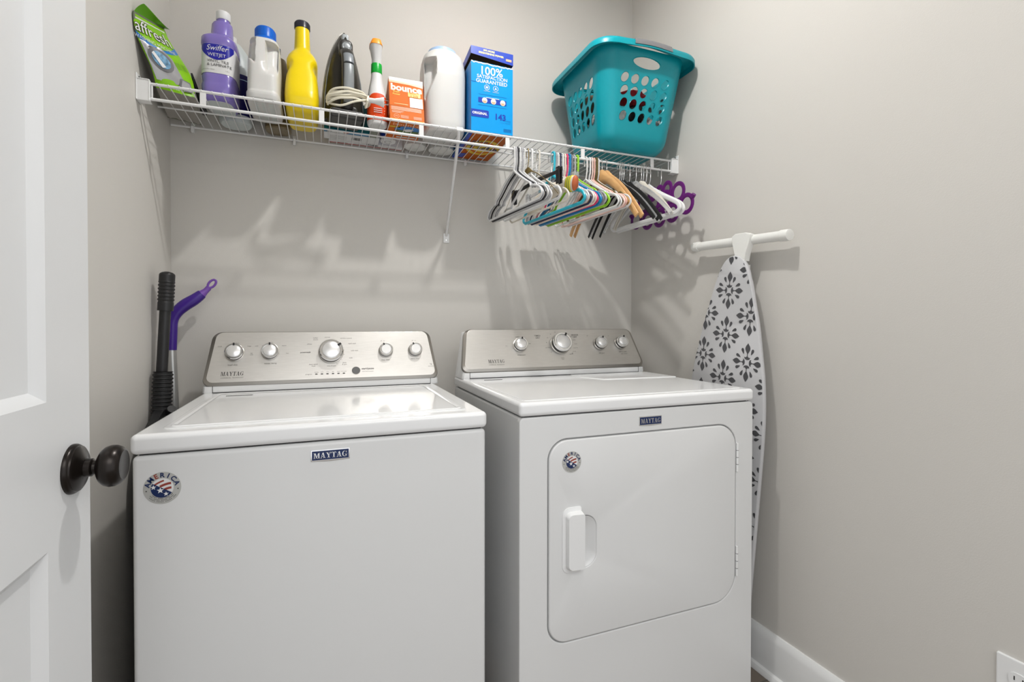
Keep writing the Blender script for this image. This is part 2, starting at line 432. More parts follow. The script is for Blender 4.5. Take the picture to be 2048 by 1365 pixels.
def sticker(parent, M, r):
    m = MB()
    m.prism(arc(0, 0, r, 0, 2 * pi, 40)[:-1], .0004, 'silver_label', M)
    ri = r * .60; z = .0006
    m.poly([(*p, z) for p in arc(0, 0, ri, 0, 2 * pi, 32)[:-1]], 'white', M)
    # curved stripes and starry field clipped to the inner disc
    def stripe(rad, wd):
        pts = []
        for k in range(15):
            a = radians(62 + k * 6.2)
            pts.append((r * .65 + rad * cos(a), -r * .95 + rad * sin(a)))
        for k in range(14):
            a0 = radians(48 + k * 6.5); a1 = radians(48 + (k + 1) * 6.5)
            q = [(r * .55 + R_ * cos(a), -r * 1.1 + R_ * sin(a)) for R_, a in ((rad, a0), (rad, a1), (rad + wd, a1), (rad + wd, a0))]
            if all(x * x + y * y < (ri * 1.0) ** 2 and y > -.62 * x - .12 * r for x, y in q):
                m.poly([(x, y, z + .0003) for x, y in q], 'flag_red', M)
    stripe(r * 1.02, r * .14); stripe(r * 1.30, r * .14); stripe(r * 1.58, r * .1)
    fld = [(ri * cos(a), ri * sin(a)) for a in [radians(x) for x in range(148, 329, 10)]]
    m.poly([(x, y, z + .0004) for x, y in fld], 'navy', M)
    for x, y, s_ in ((-.1, -.14, .2), (-.46, .08, .16), (.2, -.38, .15)): star(m, x * r, y * r, s_ * r, 'white', M, z + .0007)
    for i, ch in enumerate('AMERICA'):
        a = radians(162 - i * 24)
        m.text(ch, r * .40, 'flag_red' if ch == 'E' else 'navy', M @ T(cos(a) * r * .79, sin(a) * r * .79, z + .0003) @ RZ(a - pi / 2), bold=.03)
    for sx in (-1, 1): star(m, sx * r * .83, -.12 * r, r * .06, 'ink', M, z + .0003)
    for j, rr in enumerate((.66, .76, .86)):
        for i in range(22):
            a = radians(215 + i * 5.2)
            if (i * 7 + j * 3) % 6 == 0: continue
            m.box((-r * .022, -r * .018, z), (r * .022, r * .018, z + .0003), 'ink_soft', M=M @ RZ(a) @ T(rr * r, 0, 0))
    return m.build('round_sticker', parent)

def console(parent, x0, x1, yb, yf0, z0, yf1, z1, inset, prefix=''):
    """control console: white body + brushed face; returns face frame matrix (origin bottom centre)"""
    cx = (x0 + x1) / 2; hw = (x1 - x0) / 2
    L = sqrt((yf1 - yf0) ** 2 + (z1 - z0) ** 2)
    F = frame((cx, yf0, z0), (1, 0, 0), (0, yf1 - yf0, z1 - z0))
    return F, hw, L

def front_outline(hw, L, ins, r=.02, seg=6):
    pts = []
    bl, br, tr, tl = (-hw, 0), (hw, 0), (hw - ins, L), (-hw + ins, L)
    P = [Vector(p) for p in (bl, br, tr, tl)]
    rad = (r, r, r * 1.3, r * 1.3)
    for i in range(4):
        a, b, c = P[i - 1], P[i], P[(i + 1) % 4]
        u = (a - b).normalized(); v = (c - b).normalized(); half = math.acos(max(-1, min(1, u.dot(v)))) / 2
        d = rad[i] / math.tan(half); s = b + u * d; e = b + v * d
        cen = b + (u + v).normalized() * (rad[i] / sin(half))
        a0 = atan2(s.y - cen.y, s.x - cen.x); a1 = atan2(e.y - cen.y, e.x - cen.x)
        while a1 < a0: a1 += 2 * pi
        if a1 - a0 > pi: a1 -= 2 * pi
        for k in range(seg + 1):
            a_ = a0 + (a1 - a0) * k / seg; pts.append((cen.x + rad[i] * cos(a_), cen.y + rad[i] * sin(a_)))
    return pts

def build_console(t, F, hw, L, ins, lw, zdeck, yback, yfront):
    """t: machine empty (coordinates local to it = world minus loc handled by caller)"""
    # white body
    m = MB()
    o = F.translation; cx = o.x
    prof = [(yfront, zdeck), (yfront, zdeck + .022)]
    n = F.to_3x3() @ Vector((0, 0, 1)); up = F.to_3x3() @ Vector((0, 1, 0))
    a = o - n * .014; b = o + up * (L - .004) - n * .014
    poly_ = [(yfront + .002, zdeck), (yfront, zdeck + .004), (yfront, zdeck + .020), (a.y, a.z + .004), (b.y, b.z), (b.y + .02, b.z - .001), (yback, b.z - .012), (yback, zdeck)]
    secs = []
    t2 = bmesh.new(); rings = []
    for sx, ii, k in ((-1, 0, 0), (-1, .006, 1), (1, .006, 1), (1, 0, 0)):
        ring = []
        for (y, z) in poly_:
            f = max(0, (z - zdeck)) / (L)
            x = cx + sx * (hw - ins * f * .85 - .003 - (0 if k else 0.0))
            yy = y; zz = z
            if not k:
                x = cx + sx * (hw - ins * f * .85 - .003); yy = y + (.005 if y < yback - .01 else 0); zz = z - (.004 if z > zdeck + .02 else 0)
            else: x = cx + sx * (hw - ins * f * .85 - .003 - .005)
            ring.append(t2.verts.new((x, yy, zz)))
        rings.append(ring)
    N = len(poly_)
    for A, B in zip(rings, rings[1:]):
        for k in range(N): t2.faces.new((A[k], A[(k + 1) % N], B[(k + 1) % N], B[k]))
    t2.faces.new(rings[0]); t2.faces.new(rings[-1])
    bmesh.ops.recalc_face_normals(t2, faces=t2.faces[:])
    m.add(t2, 'plastic_white')
    # joint lines of the plastic front strip
    for sx in (-1, 1):
        m.box((cx + sx * (hw - .030) - .0007, yfront - .0006, zdeck + .001), (cx + sx * (hw - .030) + .0007, yfront + .002, zdeck + .022), 'gap')
    m.box((cx - hw + .03, yfront - .0008, zdeck), (cx + hw - .03, yfront + .004, zdeck + .002), 'gap')
    c = m.build('console', t)
    # metal front: outer dark edge bevel + brushed plate
    m = MB()
    out = front_outline(hw, L, ins, .022); inn = front_outline(hw - .011, L - .014, ins, .017)
    inn = [(x, y + .010) for x, y in inn]
    t3 = bmesh.new()
    A0 = [t3.verts.new((x, y, -.013)) for x, y in out]; A1 = [t3.verts.new((x, y, -.005)) for x, y in out]; A2 = [t3.verts.new((x * .996, L / 2 + (y - L / 2) * .985, -.001)) for x, y in out]
    A3 = [t3.verts.new((x, y, 0.0025)) for x, y in inn]
    N = len(out)
    for A, B in ((A0, A1), (A1, A2), (A2, A3)):
        for k in range(N): t3.faces.new((A[k], A[(k + 1) % N], B[(k + 1) % N], B[k]))
    bmesh.ops.recalc_face_normals(t3, faces=t3.faces[:])
    m.add(t3, 'steel_edge', F)
    m.prism(inn, .0032, 'steel', F, bev=.0008, z0=0)
    return c, m

def washer():
    X0, Y0, Z = .1187, -.7654, .8841; w = .6985
    t = thing('washing_machine', 'white top-loading washer beside the left wall with a brushed metal console', 'washing machine', (X0, Y0, 0))
    OFF = Vector((X0, Y0, 0))
    m = MB(); d = .68
    m.box((.003, .004, .012), (w - .003, d, Z - .0415), 'enamel', bev=.009, seg=4)
    m.box((.012, .016, Z - .05), (w - .012, d - .01, Z - .03), 'gap')
    m.build('cabinet', t)
    for x in (.05, w - .05):
        for y in (.05, d - .06):
            m = MB(); m.lathe([(.02, 0), (.02, .01), (.01, .012), (.01, .02)], 'black', M=T(x, y, 0), seg=16); m.build('foot', t)
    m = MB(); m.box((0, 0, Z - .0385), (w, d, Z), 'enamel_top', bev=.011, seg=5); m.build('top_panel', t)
    # lid with pressed outline
    m = MB(); a = [(.047, .044), (.655, .054), (.662, .548), (.072, .548)]
    out = rrect(.046, .046, .656, .535, (.018, .018, .01, .01), 6)
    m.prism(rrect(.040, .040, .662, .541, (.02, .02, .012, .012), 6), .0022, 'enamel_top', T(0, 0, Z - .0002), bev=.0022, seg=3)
    t4 = bmesh.new()
    o1 = rrect(.052, .052, .650, .530, (.018, .018, .01, .01), 6); o2 = rrect(.060, .060, .642, .524, (.016, .016, .01, .01), 6); o3 = rrect(.050, .050, .652, .532, (.018, .018, .01, .01), 6)
    R0 = [t4.verts.new((x, y, .0021)) for x, y in o3]; R1 = [t4.verts.new((x, y, .0044)) for x, y in o1]; R2 = [t4.verts.new((x, y, .0046)) for x, y in rrect(.055, .055, .647, .528, (.017, .017, .01, .01), 6)]; R3 = [t4.verts.new((x, y, .0026)) for x, y in o2]
    for A, B in ((R0, R1), (R1, R2), (R2, R3)):
        for k in range(len(A)): t4.faces.new((A[k], A[(k + 1) % len(A)], B[(k + 1) % len(A)], B[k]))
    bmesh.ops.recalc_face_normals(t4, faces=t4.faces[:])
    m.add(t4, 'enamel_top', T(0, 0, Z))
    m.box((.080, .476, .0021), (.147, .488, .0027), 'grey_button', M=T(0, 0, Z))
    for k in range(16): m.box((.083 + k * .004, .480, .0026), (.0852 + k * .004, .484, .0029), 'silver_label', M=T(0, 0, Z))
    m.build('lid', t)
    # console
    F = frame(Vector((.474, -.195, .905)) - OFF, (1, 0, 0), (0, .065, .161)); L = .174; hw = .3555
    c, m = build_console(t, F, hw, L, .022, 0, Z, -.088 - Y0, -.192 - Y0)
    P = F @ T(0, 0, .0035)
    serif(m, 'MAYTAG', .0125, 'ink', P @ T(-.306, .030, .0) @ Matrix.Diagonal((.80, 1, 1, 1)), shear=.12)
    m.text('COMMERCIAL  TECHNOLOGY', .0052, 'ink_soft', P @ T(-.275, .0235, 0), sx=.85)
    ink = 'ink_soft'
    m.text('load size', .0075, ink, P @ T(-.2755, .064, 0)); m.text('medium', .0055, ink, P @ T(-.270, .134, 0)); m.text('small', .0055, ink, P @ T(-.313, .124, 0)); m.text('large', .0055, ink, P @ T(-.233, .124, 0))
    m.text('water temp', .0075, ink, P @ T(-.172, .066, 0)); m.text('cool', .0055, ink, P @ T(-.173, .134, 0)); m.text('cold', .0055, ink, P @ T(-.213, .124, 0)); m.text('warm', .0055, ink, P @ T(-.135, .124, 0)); m.text('hot', .0055, ink, P @ T(-.125, .098, 0)); m.text('tap\ncold', .005, ink, P @ T(-.226, .098, 0))
    for s_, x, y in (('bulky/\nsheets', -.042, .146), ('normal', -.006, .151), ('wrinkle control', .052, .147), ('rapid wash', .071, .128), ('cold wash', .078, .103), ('soak', .066, .078), ('drain\n& spin', .046, .059), ('rinse & spin', .006, .052), ('deep water\nwash', -.048, .056), ('whites', -.060, .128)):
        m.text(s_, .0058, ink, P @ T(x, y, 0))
    m.text('powerwash', .0066, 'ink', P @ T(-.072, .100, 0), bold=.02)
    m.text('deep clean', .0065, ink, P @ T(.177, .068, 0)); m.text('extra rinse', .0065, ink, P @ T(.276, .070, 0)); m.text('off   on', .005, ink, P @ T(.276, .136, 0)); m.text('off   on', .005, ink, P @ T(.17, .136, 0))
    m.text('start/pause', .0088, 'ink', P @ T(.099, .0395, 0), align='LEFT', bold=.02); m.text('hold 3 sec to cancel', .0045, ink, P @ T(.100, .030, 0), align='LEFT')
    m.text('hp', .008, ink, P @ T(.330, .049, 0)); m.text('high efficiency', .0038, ink, P @ T(.330, .041, 0))
    m.text('progress', .0055, ink, P @ T(-.062, .0262, 0))
    for k, s_ in enumerate(('sensing', 'wash', 'rinse', 'spin', 'done', 'lid locked')):
        x = -.0395 + k * .0166; m.box((x - .0034, .0245, -.0002), (x + .0034, .0275, .0004), 'ink', M=P); m.text(s_, .0040, ink, P @ T(x, .0325, 0))
    ticks(m, P, -.1776, .1016, .0285, [radians(a) for a in (-10, 10, 30, 50, 90, 130)], .002); ticks(m, P, 0, .098, .044, [radians(a) for a in (-60, -35, -10, 10, 30)], .003)
    fp = m.build('control_panel', c)
    K = F @ T(0, 0, .0032)
    knob(c, K @ T(-.272, .102, 0), .0255, radians(92)); knob(c, K @ T(-.174, .103, 0), .0245, radians(92)); knob(c, K @ T(.005, .099, 0), .0365, radians(35), tall=.026)
    knob(c, K @ T(.179, .100, 0), .0225, radians(112)); knob(c, K @ T(.278, .100, 0), .0225, radians(112))
    m = MB(); m.lathe([(.0125, 0), (.0125, .0025), (.0112, .0035), (.0, .0040)], 'grey_button', M=K @ T(.0815, .0335, 0), seg=24); m.lathe([(.0136, 0), (.0136, .0012), (.0125, .0014)], 'steel_edge', M=K @ T(.0815, .0335, 0), seg=24); m.build('start_button', c)
    Ff = Matrix(((1, 0, 0, 0), (0, 0, -1, .004), (0, 1, 0, 0), (0, 0, 0, 1)))
    badge(t, Ff @ T(.469 - X0, .8150, -.001), .0775, .0235)
    sticker(t, Ff @ T(.170 - X0, .7800, 0), .0305)
washer()

def dryer():
    X0, Y0, Z = .892, -.7823, .9024; w = .7362; d = .635
    t = thing('dryer', 'white front-loading dryer right of the washer with a square door and side handle', 'dryer', (X0, Y0, 0), -.0036)
    OFF = Vector((X0, Y0, 0))
    m = MB()
    # cabinet with front recess for the door: front made of ring faces
    m.box((.002, .012, .012), (w - .002, d, Z - .0375), 'enamel', bev=.006, seg=3)
    ring_o = rrect(.0, .012, w, Z - .0375, .012, 5)
    dx0, dx1, dz0, dz1 = .0775, .6705, .2985, .8035
    ring_i = rrect(dx0 - .003, dz0 - .003, dx1 + .003, dz1 + .003, (.052, .078, .066, .052), 10)
    t2 = bmesh.new()
    vo = [t2.verts.new((x, z, 0)) for x, z in ring_o]; vi = [t2.verts.new((x, z, 0)) for x, z in ring_i]
    eo = [t2.edges.new((vo[k], vo[(k + 1) % len(vo)])) for k in range(len(vo))]; ei = [t2.edges.new((vi[k], vi[(k + 1) % len(vi)])) for k in range(len(vi))]
    bmesh.ops.triangle_fill(t2, use_beauty=True, use_dissolve=False, edges=eo + ei)
    r = bmesh.ops.extrude_face_region(t2, geom=t2.faces[:])
    for v in [e for e in r['geom'] if isinstance(e, bmesh.types.BMVert)]: v.co.z -= .016
    bmesh.ops.recalc_face_normals(t2, faces=t2.faces[:])
    es = [e for e in t2.edges if all(abs(v.co.z) < 1e-6 for v in e.verts) and len(e.link_faces) == 2 and abs(e.link_faces[0].normal.dot(e.link_faces[1].normal)) < .5]
    bmesh.ops.bevel(t2, geom=es, offset=.003, segments=3, profile=.5, affect='EDGES')
    Ff = Matrix(((1, 0, 0, 0), (0, 0, -1, 0), (0, 1, 0, 0), (0, 0, 0, 1)))
    m.add(t2, 'enamel', Ff)
    m.box((.012, .014, Z - .045), (w - .012, d - .01, Z - .02), 'gap')
    cab = m.build('cabinet', t)
    for x in (.05, w - .05):
        for y in (.05, d - .06):
            m = MB(); m.lathe([(.02, 0), (.02, .01), (.01, .012), (.01, .02)], 'black', M=T(x, y, 0), seg=16); m.build('foot', t)
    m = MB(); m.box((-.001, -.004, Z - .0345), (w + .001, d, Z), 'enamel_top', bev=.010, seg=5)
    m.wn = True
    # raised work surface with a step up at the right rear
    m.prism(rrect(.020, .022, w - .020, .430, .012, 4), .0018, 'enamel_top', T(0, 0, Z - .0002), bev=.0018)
    m.prism([(.44, .336), (w - .012, .322), (w - .012, .50), (.40, .50), (.40, .42)], .0042, 'enamel_top', T(0, 0, Z - .0002), bev=.003, seg=3)
    m.box((.062, .468, .0), (.125, .474, .0012), 'grey_button', M=T(0, 0, Z))
    for k in range(15): m.box((.065 + k * .004, .4695, .001), (.067 + k * .004, .4725, .0015), 'silver_label', M=T(0, 0, Z))
    m.build('top_panel', t)
    F = frame(Vector((1.262, -.258, .925)) - OFF, (1, 0, 0), (0, .068, .146)); L = .162; hw = .3715
    c, m = build_console(t, F, hw, L, .026, 0, Z, -.158 - Y0, -.256 - Y0)
    P = F @ T(0, 0, .0035); ink = 'ink_soft'
    serif(m, 'MAYTAG', .0125, 'ink', P @ T(-.272, .030, .0) @ Matrix.Diagonal((.78, 1, 1, 1)))
    m.text('COMMERCIAL  TECHNOLOGY', .005, ink, P @ T(-.243, .0235, 0), sx=.85)
    m.text('temperature', .0062, ink, P @ T(-.144, .058, 0)); m.text('low', .005, ink, P @ T(-.196, .094, 0)); m.text('medium', .005, ink, P @ T(-.148, .129, 0)); m.text('high', .005, ink, P @ T(-.104, .102, 0))
    m.text('TIMED\nDRY', .0085, ink, P @ T(-.068, .128, 0), bold=.01); m.text('SENSOR\nDRY', .0085, ink, P @ T(.088, .130, 0), bold=.01)
    for k, a in enumerate(range(-60, 61, 20)): m.text(('less dry', 'normal', 'more dry', 'casual', 'towels', 'jeans', 'delicate')[k], .0048, ink, P @ T(.020 + .052 * cos(radians(a)) + .012, .098 + .047 * sin(radians(a)), 0))
    for k, a in enumerate(range(100, 221, 24)): m.text(('40', '50', '60', '80', 'cool down', 'off')[k], .0048, ink, P @ T(.020 + .052 * cos(radians(a)) - .004, .098 + .049 * sin(radians(a)), 0))
    m.text('more\ntime', .0055, ink, P @ T(.018, .040, 0)); m.text('off', .006, ink, P @ T(.062, .060, 0))
    m.text('end signal', .0062, ink, P @ T(.188, .058, 0)); m.text('off', .005, ink, P @ T(.142, .130, 0)); m.text('on', .005, ink, P @ T(.236, .130, 0)); m.text('push to start', .0068, ink, P @ T(.284, .062, 0)); m.text('hold 1 second', .005, ink, P @ T(.288, .053, 0))
    m.build('control_panel', c)
    K = F @ T(0, 0, .0032)
    knob(c, K @ T(-.144, .096, 0), .0245, radians(75)); knob(c, K @ T(.020, .098, 0), .0370, radians(62), tall=.028)
    knob(c, K @ T(.190, .0975, 0), .0240, radians(70)); knob(c, K @ T(.285, .0995, 0), .0240, radians(70))
    # door
    m = MB()
    ol = rrect(dx0, dz0, dx1, dz1, (.050, .076, .064, .050), 10)
    hx0, hx1, hz0, hz1 = .121, .210, .4750, .628
    rec = rrect(.150, .478, .2095, .6075, (.006, .032, .032, .006), 8)
    t2 = bmesh.new()
    vo = [t2.verts.new((x, z, 0)) for x, z in ol]; vi = [t2.verts.new((x, z, 0)) for x, z in rec]
    eo = [t2.edges.new((vo[k], vo[(k + 1) % len(vo)])) for k in range(len(vo))]; ei = [t2.edges.new((vi[k], vi[(k + 1) % len(vi)])) for k in range(len(vi))]
    bmesh.ops.triangle_fill(t2, use_beauty=True, use_dissolve=False, edges=eo + ei)
    r = bmesh.ops.extrude_face_region(t2, geom=t2.faces[:])
    for v in [e for e in r['geom'] if isinstance(e, bmesh.types.BMVert)]: v.co.z -= .014
    bmesh.ops.recalc_face_normals(t2, faces=t2.faces[:])
    es = [e for e in t2.edges if all(abs(v.co.z) < 1e-6 for v in e.verts) and len(e.link_faces) == 2 and abs(e.link_faces[0].normal.dot(e.link_faces[1].normal)) < .5]
    bmesh.ops.bevel(t2, geom=es, offset=.0042, segments=4, profile=.5, affect='EDGES')
    m.add(t2, 'enamel', Ff @ T(0, 0, .002))
    # dished pocket behind the grip
    cxr, czr = .178, .5428
    t3 = bmesh.new(); rings = []
    for k in range(7):
        f = 1 - (k / 6) * .55; zz = .0006 - .013 * sin(k / 6 * pi / 2)
        rings.append([t3.verts.new((cxr + (x - cxr) * f - .010 * (k / 6), czr + (z - czr) * f, zz)) for x, z in rec])
    for A, B in zip(rings, rings[1:]):
        for k in range(len(A)): t3.faces.new((A[k], A[(k + 1) % len(A)], B[(k + 1) % len(A)], B[k]))
    t3.faces.new(rings[-1]); bmesh.ops.recalc_face_normals(t3, faces=t3.faces[:])
    for f in t3.faces: f.normal_flip() if f.normal.z < 0 else None
    m.add(t3, 'enamel', Ff @ T(0, 0, .0005))
    dr = m.build('door', t, smooth=50)
    # grip: hood shape standing proud, open to the right
    m = MB()
    secs = []
    t3 = bmesh.new(); rings = []
    g = rrect(.113, .4705, .1655, .6345, (.020, .004, .004, .020), 8)
    gi = rrect(.121, .480, .1655, .625, (.014, .004, .004, .014), 8)
    g2 = rrect(.124, .484, .1655, .621, (.012, .004, .004, .012), 8)
    for pts, z in ((g, .0018), (g, .0040), (gi, .0062), (gi, .0085), (g2, .0180)):
        rings.append([t3.verts.new((x, y, z + (.006 * (x - .12) / .045 if z > .01 else 0))) for x, y in pts])
    for A, B in zip(rings, rings[1:]):
        for k in range(len(A)): t3.faces.new((A[k], A[(k + 1) % len(A)], B[(k + 1) % len(A)], B[k]))
    t3.faces.new(rings[-1]); t3.faces.new(rings[0][::-1]); bmesh.ops.recalc_face_normals(t3, faces=t3.faces[:])
    m.add(t3, 'plastic_white', Ff)
    m.build('handle', dr, smooth=40)
    sticker(dr, Ff @ T(1.0310 - X0, .7475, .0025), .0265)
    for z0, z1 in ((.667, .748), (.365, .450)):
        m = MB(); xh = dx1 + .0035
        m.tube([(xh, -.004, z0), (xh, -.004, z1)], .0032, 'plastic_white', seg=10)
        for k in range(1, 4): m.tube([(xh, -.004, z0 + (z1 - z0) * k / 4 - .0006), (xh, -.004, z0 + (z1 - z0) * k / 4 + .0006)], .0034, 'gap', seg=10)
        m.box((xh - .002, -.001, z0), (xh + .004, .002, z1), 'plastic_white'); m.build('hinge', dr)
    badge(t, Ff @ T(1.267 - X0, .8345, -.001), .072, .0245)
dryer()
# ------------------------------------------------------------------ more materials
mat('wall_plastic', (0.76, 0.76, 0.76), 0.35)
mat('lime', (0.22, 0.50, 0.006), 0.38, bump=0.5, bscale=30, spec=.35)
mat('lime_dark', (0.10, 0.30, 0.008), 0.3, bump=0.5, bscale=30, coat=0.3)
mat('lime_light', (0.32, 0.68, 0.02), 0.3, coat=0.3)
mat('pouch_grey_shade', (0.34, 0.32, 0.29), 0.35, bump=0.8, bscale=40)
mat('pouch_back', (0.16, 0.17, 0.13), 0.4, bump=0.4, bscale=40)
mat('blue_band', (0.01, 0.17, 0.52), 0.3)
mat('silver_print', (0.36, 0.36, 0.37), 0.25, metal=0.4, bump=.8, bscale=60)
mat('mid_grey', (0.13, 0.13, 0.14), 0.3)
mat('sky_glass', (0.14, 0.30, 0.46), 0.2, var=.5, vscale=120)
mat('lilac', (0.205, 0.155, 0.47), 0.22, sss=0.1, coat=0.3)
mat('lilac_deep', (0.14, 0.11, 0.40), 0.25, coat=0.3)
mat('frosted', (0.55, 0.60, 0.60), 0.4, bump=0.3, bscale=60)
mat('frosted_warm', (0.66, 0.66, 0.64), 0.4)
mat('royal', (0.012, 0.012, 0.30), 0.3)
mat('royal_deep', (0.006, 0.005, 0.10), 0.3)
mat('plum', (0.055, 0.005, 0.05), 0.4)
mat('paper_white', (0.66, 0.66, 0.66), 0.45)
mat('jug_white', (0.62, 0.615, 0.60), 0.32, spec=.35, sss=0.05)
mat('jug_shade', (0.52, 0.73, 0.70), 0.4)
mat('cap_blue', (0.004, 0.13, 0.60), 0.3)
mat('pale_blue', (0.40, 0.55, 0.78), 0.35)
mat('yellow', (0.80, 0.60, 0.004), 0.3)
mat('cap_black', (0.03, 0.03, 0.045), 0.3)
mat('amber_brown', (0.16, 0.12, 0.06), 0.3)
mat('iron_sole', (0.42, 0.41, 0.38), 0.28, metal=0.9)
mat('iron_dark', (0.028, 0.027, 0.026), 0.28)
mat('iron_clear', (0.030, 0.028, 0.022), 0.25, spec=.35)
mat('iron_grey', (0.21, 0.23, 0.25), 0.3)
mat('iron_light', (0.26, 0.28, 0.29), 0.3, metal=0.2)
mat('cord', (0.72, 0.68, 0.56), 0.5)
mat('orange', (0.60, 0.128, 0.008), 0.5, spec=.15)
mat('orange_deep', (0.46, 0.10, 0.006), 0.5, spec=.15)
mat('orange_cap', (0.88, 0.30, 0.02), 0.35)
mat('red_label', (0.62, 0.055, 0.006), 0.4, spec=.3)
mat('green', (0.0, 0.34, 0.03), 0.35)
mat('gold', (0.72, 0.50, 0.01), 0.4)
mat('peach_light', (0.86, 0.42, 0.24), 0.4)
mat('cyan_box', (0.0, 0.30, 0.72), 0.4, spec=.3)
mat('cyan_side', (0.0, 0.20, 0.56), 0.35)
mat('box_blue', (0.01, 0.05, 0.42), 0.35)
mat('cardboard', (0.12, 0.09, 0.065), 0.8)
mat('cream_print', (0.85, 0.75, 0.35), 0.45)
mat('teal_box', (0.0, 0.12, 0.14), 0.4)
mat('steel_blue', (0.02, 0.18, 0.36), 0.4)
mat('leaf', (0.10, 0.17, 0.05), 0.5)
mat('red', (0.42, 0.02, 0.015), 0.4)
mat('sage', (0.25, 0.27, 0.22), 0.5)
mat('teal', (0.0, 0.30, 0.36), 0.33, bump=0.05, bscale=80)
mat('grip_grey', (0.20, 0.20, 0.21), 0.5)

ZS = 1.7275          # axis height of the shelf rails
ZL = 1.6876          # lower front rail
SY = -.2996
TOP = ZS + .0045
# ------------------------------------------------------------------ wire shelf
def shelf():
    t = thing('wire_shelf', 'long white coated wire shelf fixed to the back wall above the machines', 'shelf', (0, 0, 0))
    x0, x1 = .005, W - .005
    m = MB(); m.tube([(x0 + .01, SY, ZS), (x1 - .01, SY, ZS)], .0040, 'wire_white', seg=12); m.build('front_rail', t)
    m = MB(); m.tube([(x0 + .01, SY, ZL), (x1 - .01, SY, ZL)], .0042, 'wire_white', seg=12); m.build('hanging_rail', t)
    m = MB(); m.tube([(x0, -.010, ZS - .002), (x1, -.010, ZS - .002)], .0034, 'wire_white', seg=10); m.build('back_rail', t)
    m = MB(); m.tube([(x0 + .003, -.155, ZS - .0035), (x1 - .003, -.155, ZS - .0035)], .0026, 'wire_white', seg=8); m.build('middle_rail', t)
    m = MB(); k = 0; x = .045
    while x < W - .02:
        for dx in (0,):
            m.tube([(x, -.006, ZS + .0018), (x, SY + .001, ZS + .0030), (x, SY - .0030, ZS + .0030), (x, SY - .0048, ZS)], .00135, 'wire_white', seg=6)
        x += .0254; k += 1
    m.build('wire_deck', t)
    for x in (.150, .453, .749, 1.042, 1.333, 1.635):
        m = MB(); m.box((x - .0075, SY - .0022, ZL), (x + .0075, SY + .0022, ZS), 'wire_white', bev=.0012, seg=2); m.build('rail_post', t)
    for x in (.0335, W - .040):
        m = MB(); m.tube([(x, SY, ZL), (x, SY, ZS)], .0022, 'wire_white', seg=8); m.build('end_wire', t)
    for s, xw in ((1, 0.0), (-1, W)):
        m = MB()
        def X(a): return xw + s * a
        def bx(a0, a1, y0, y1, z0, z1, bev=.002): m.box((min(X(a0), X(a1)), y0, z0), (max(X(a0), X(a1)), y1, z1), 'plastic_white', bev=bev, seg=2)
        bx(.0, .030, SY - .010, SY - .006, ZL - .008, ZS + .006)
        bx(.0, .030, SY - .010, SY + .016, ZL - .009, ZL - .0065); bx(.0, .030, SY - .012, SY + .014, ZS + .005, ZS + .0085)
        bx(.0, .0035, SY - .012, SY + .022, ZL - .009, ZS + .022)
        bx(.0285, .0305, SY - .011, SY + .002, ZL - .008, ZS + .008, .001)
        m.lathe([(.0025, 0), (.0025, .001), (.001, .0015)], 'ink', M=T(X(.0036), SY + .004, ZS + .0155) @ RY(s * pi / 2), seg=10)
        m.build('end_bracket', t)
    # diagonal support brace with foot on the wall
    m = MB(); a = Vector((.872, SY + .001, ZS + .002)); b = Vector((.900, -.0055, 1.433))
    m.tube([a, Vector((.873, SY + .012, ZS - .03)), b], [.0082, .0082, .0078], 'wire_white', seg=12, flat=.62, up=(0, 1, 0))
    m.box((.889, -.006, 1.404), (.912, -.0006, 1.440), 'plastic_white', bev=.0015, seg=2)
    m.box((.862, SY - .0065, ZS - .006), (.886, SY + .006, ZS + .0068), 'plastic_white', bev=.003, seg=2)
    m.lathe([(.0028, 0), (.0028, .0015), (0, .002)], 'chrome', M=T(.9005, -.006, 1.414) @ RX(pi / 2), seg=12)
    m.build('support_brace', t)
    for x in (.064, .3645, .7495, .975, 1.19, 1.45, 1.66):
        m = MB(); m.box((x - .0045, -.016, ZS - .018), (x + .0045, -.0006, ZS + .0015), 'plastic_white', bev=.0015, seg=2)
        m.box((x - .006, -.004, ZS - .002), (x + .006, -.0005, ZS + .014), 'plastic_white', bev=.001, seg=2); m.build('wall_clip', t)
shelf()

# ------------------------------------------------------------------ packets and bottles
FR = Matrix(((1, 0, 0, 0), (0, 0, -1, 0), (0, 1, 0, 0), (0, 0, 0, 1)))     # x->x, y->z, z->-y (towards the room)
def lerp(a, b, f): return Vector(a) * (1 - f) + Vector(b) * f

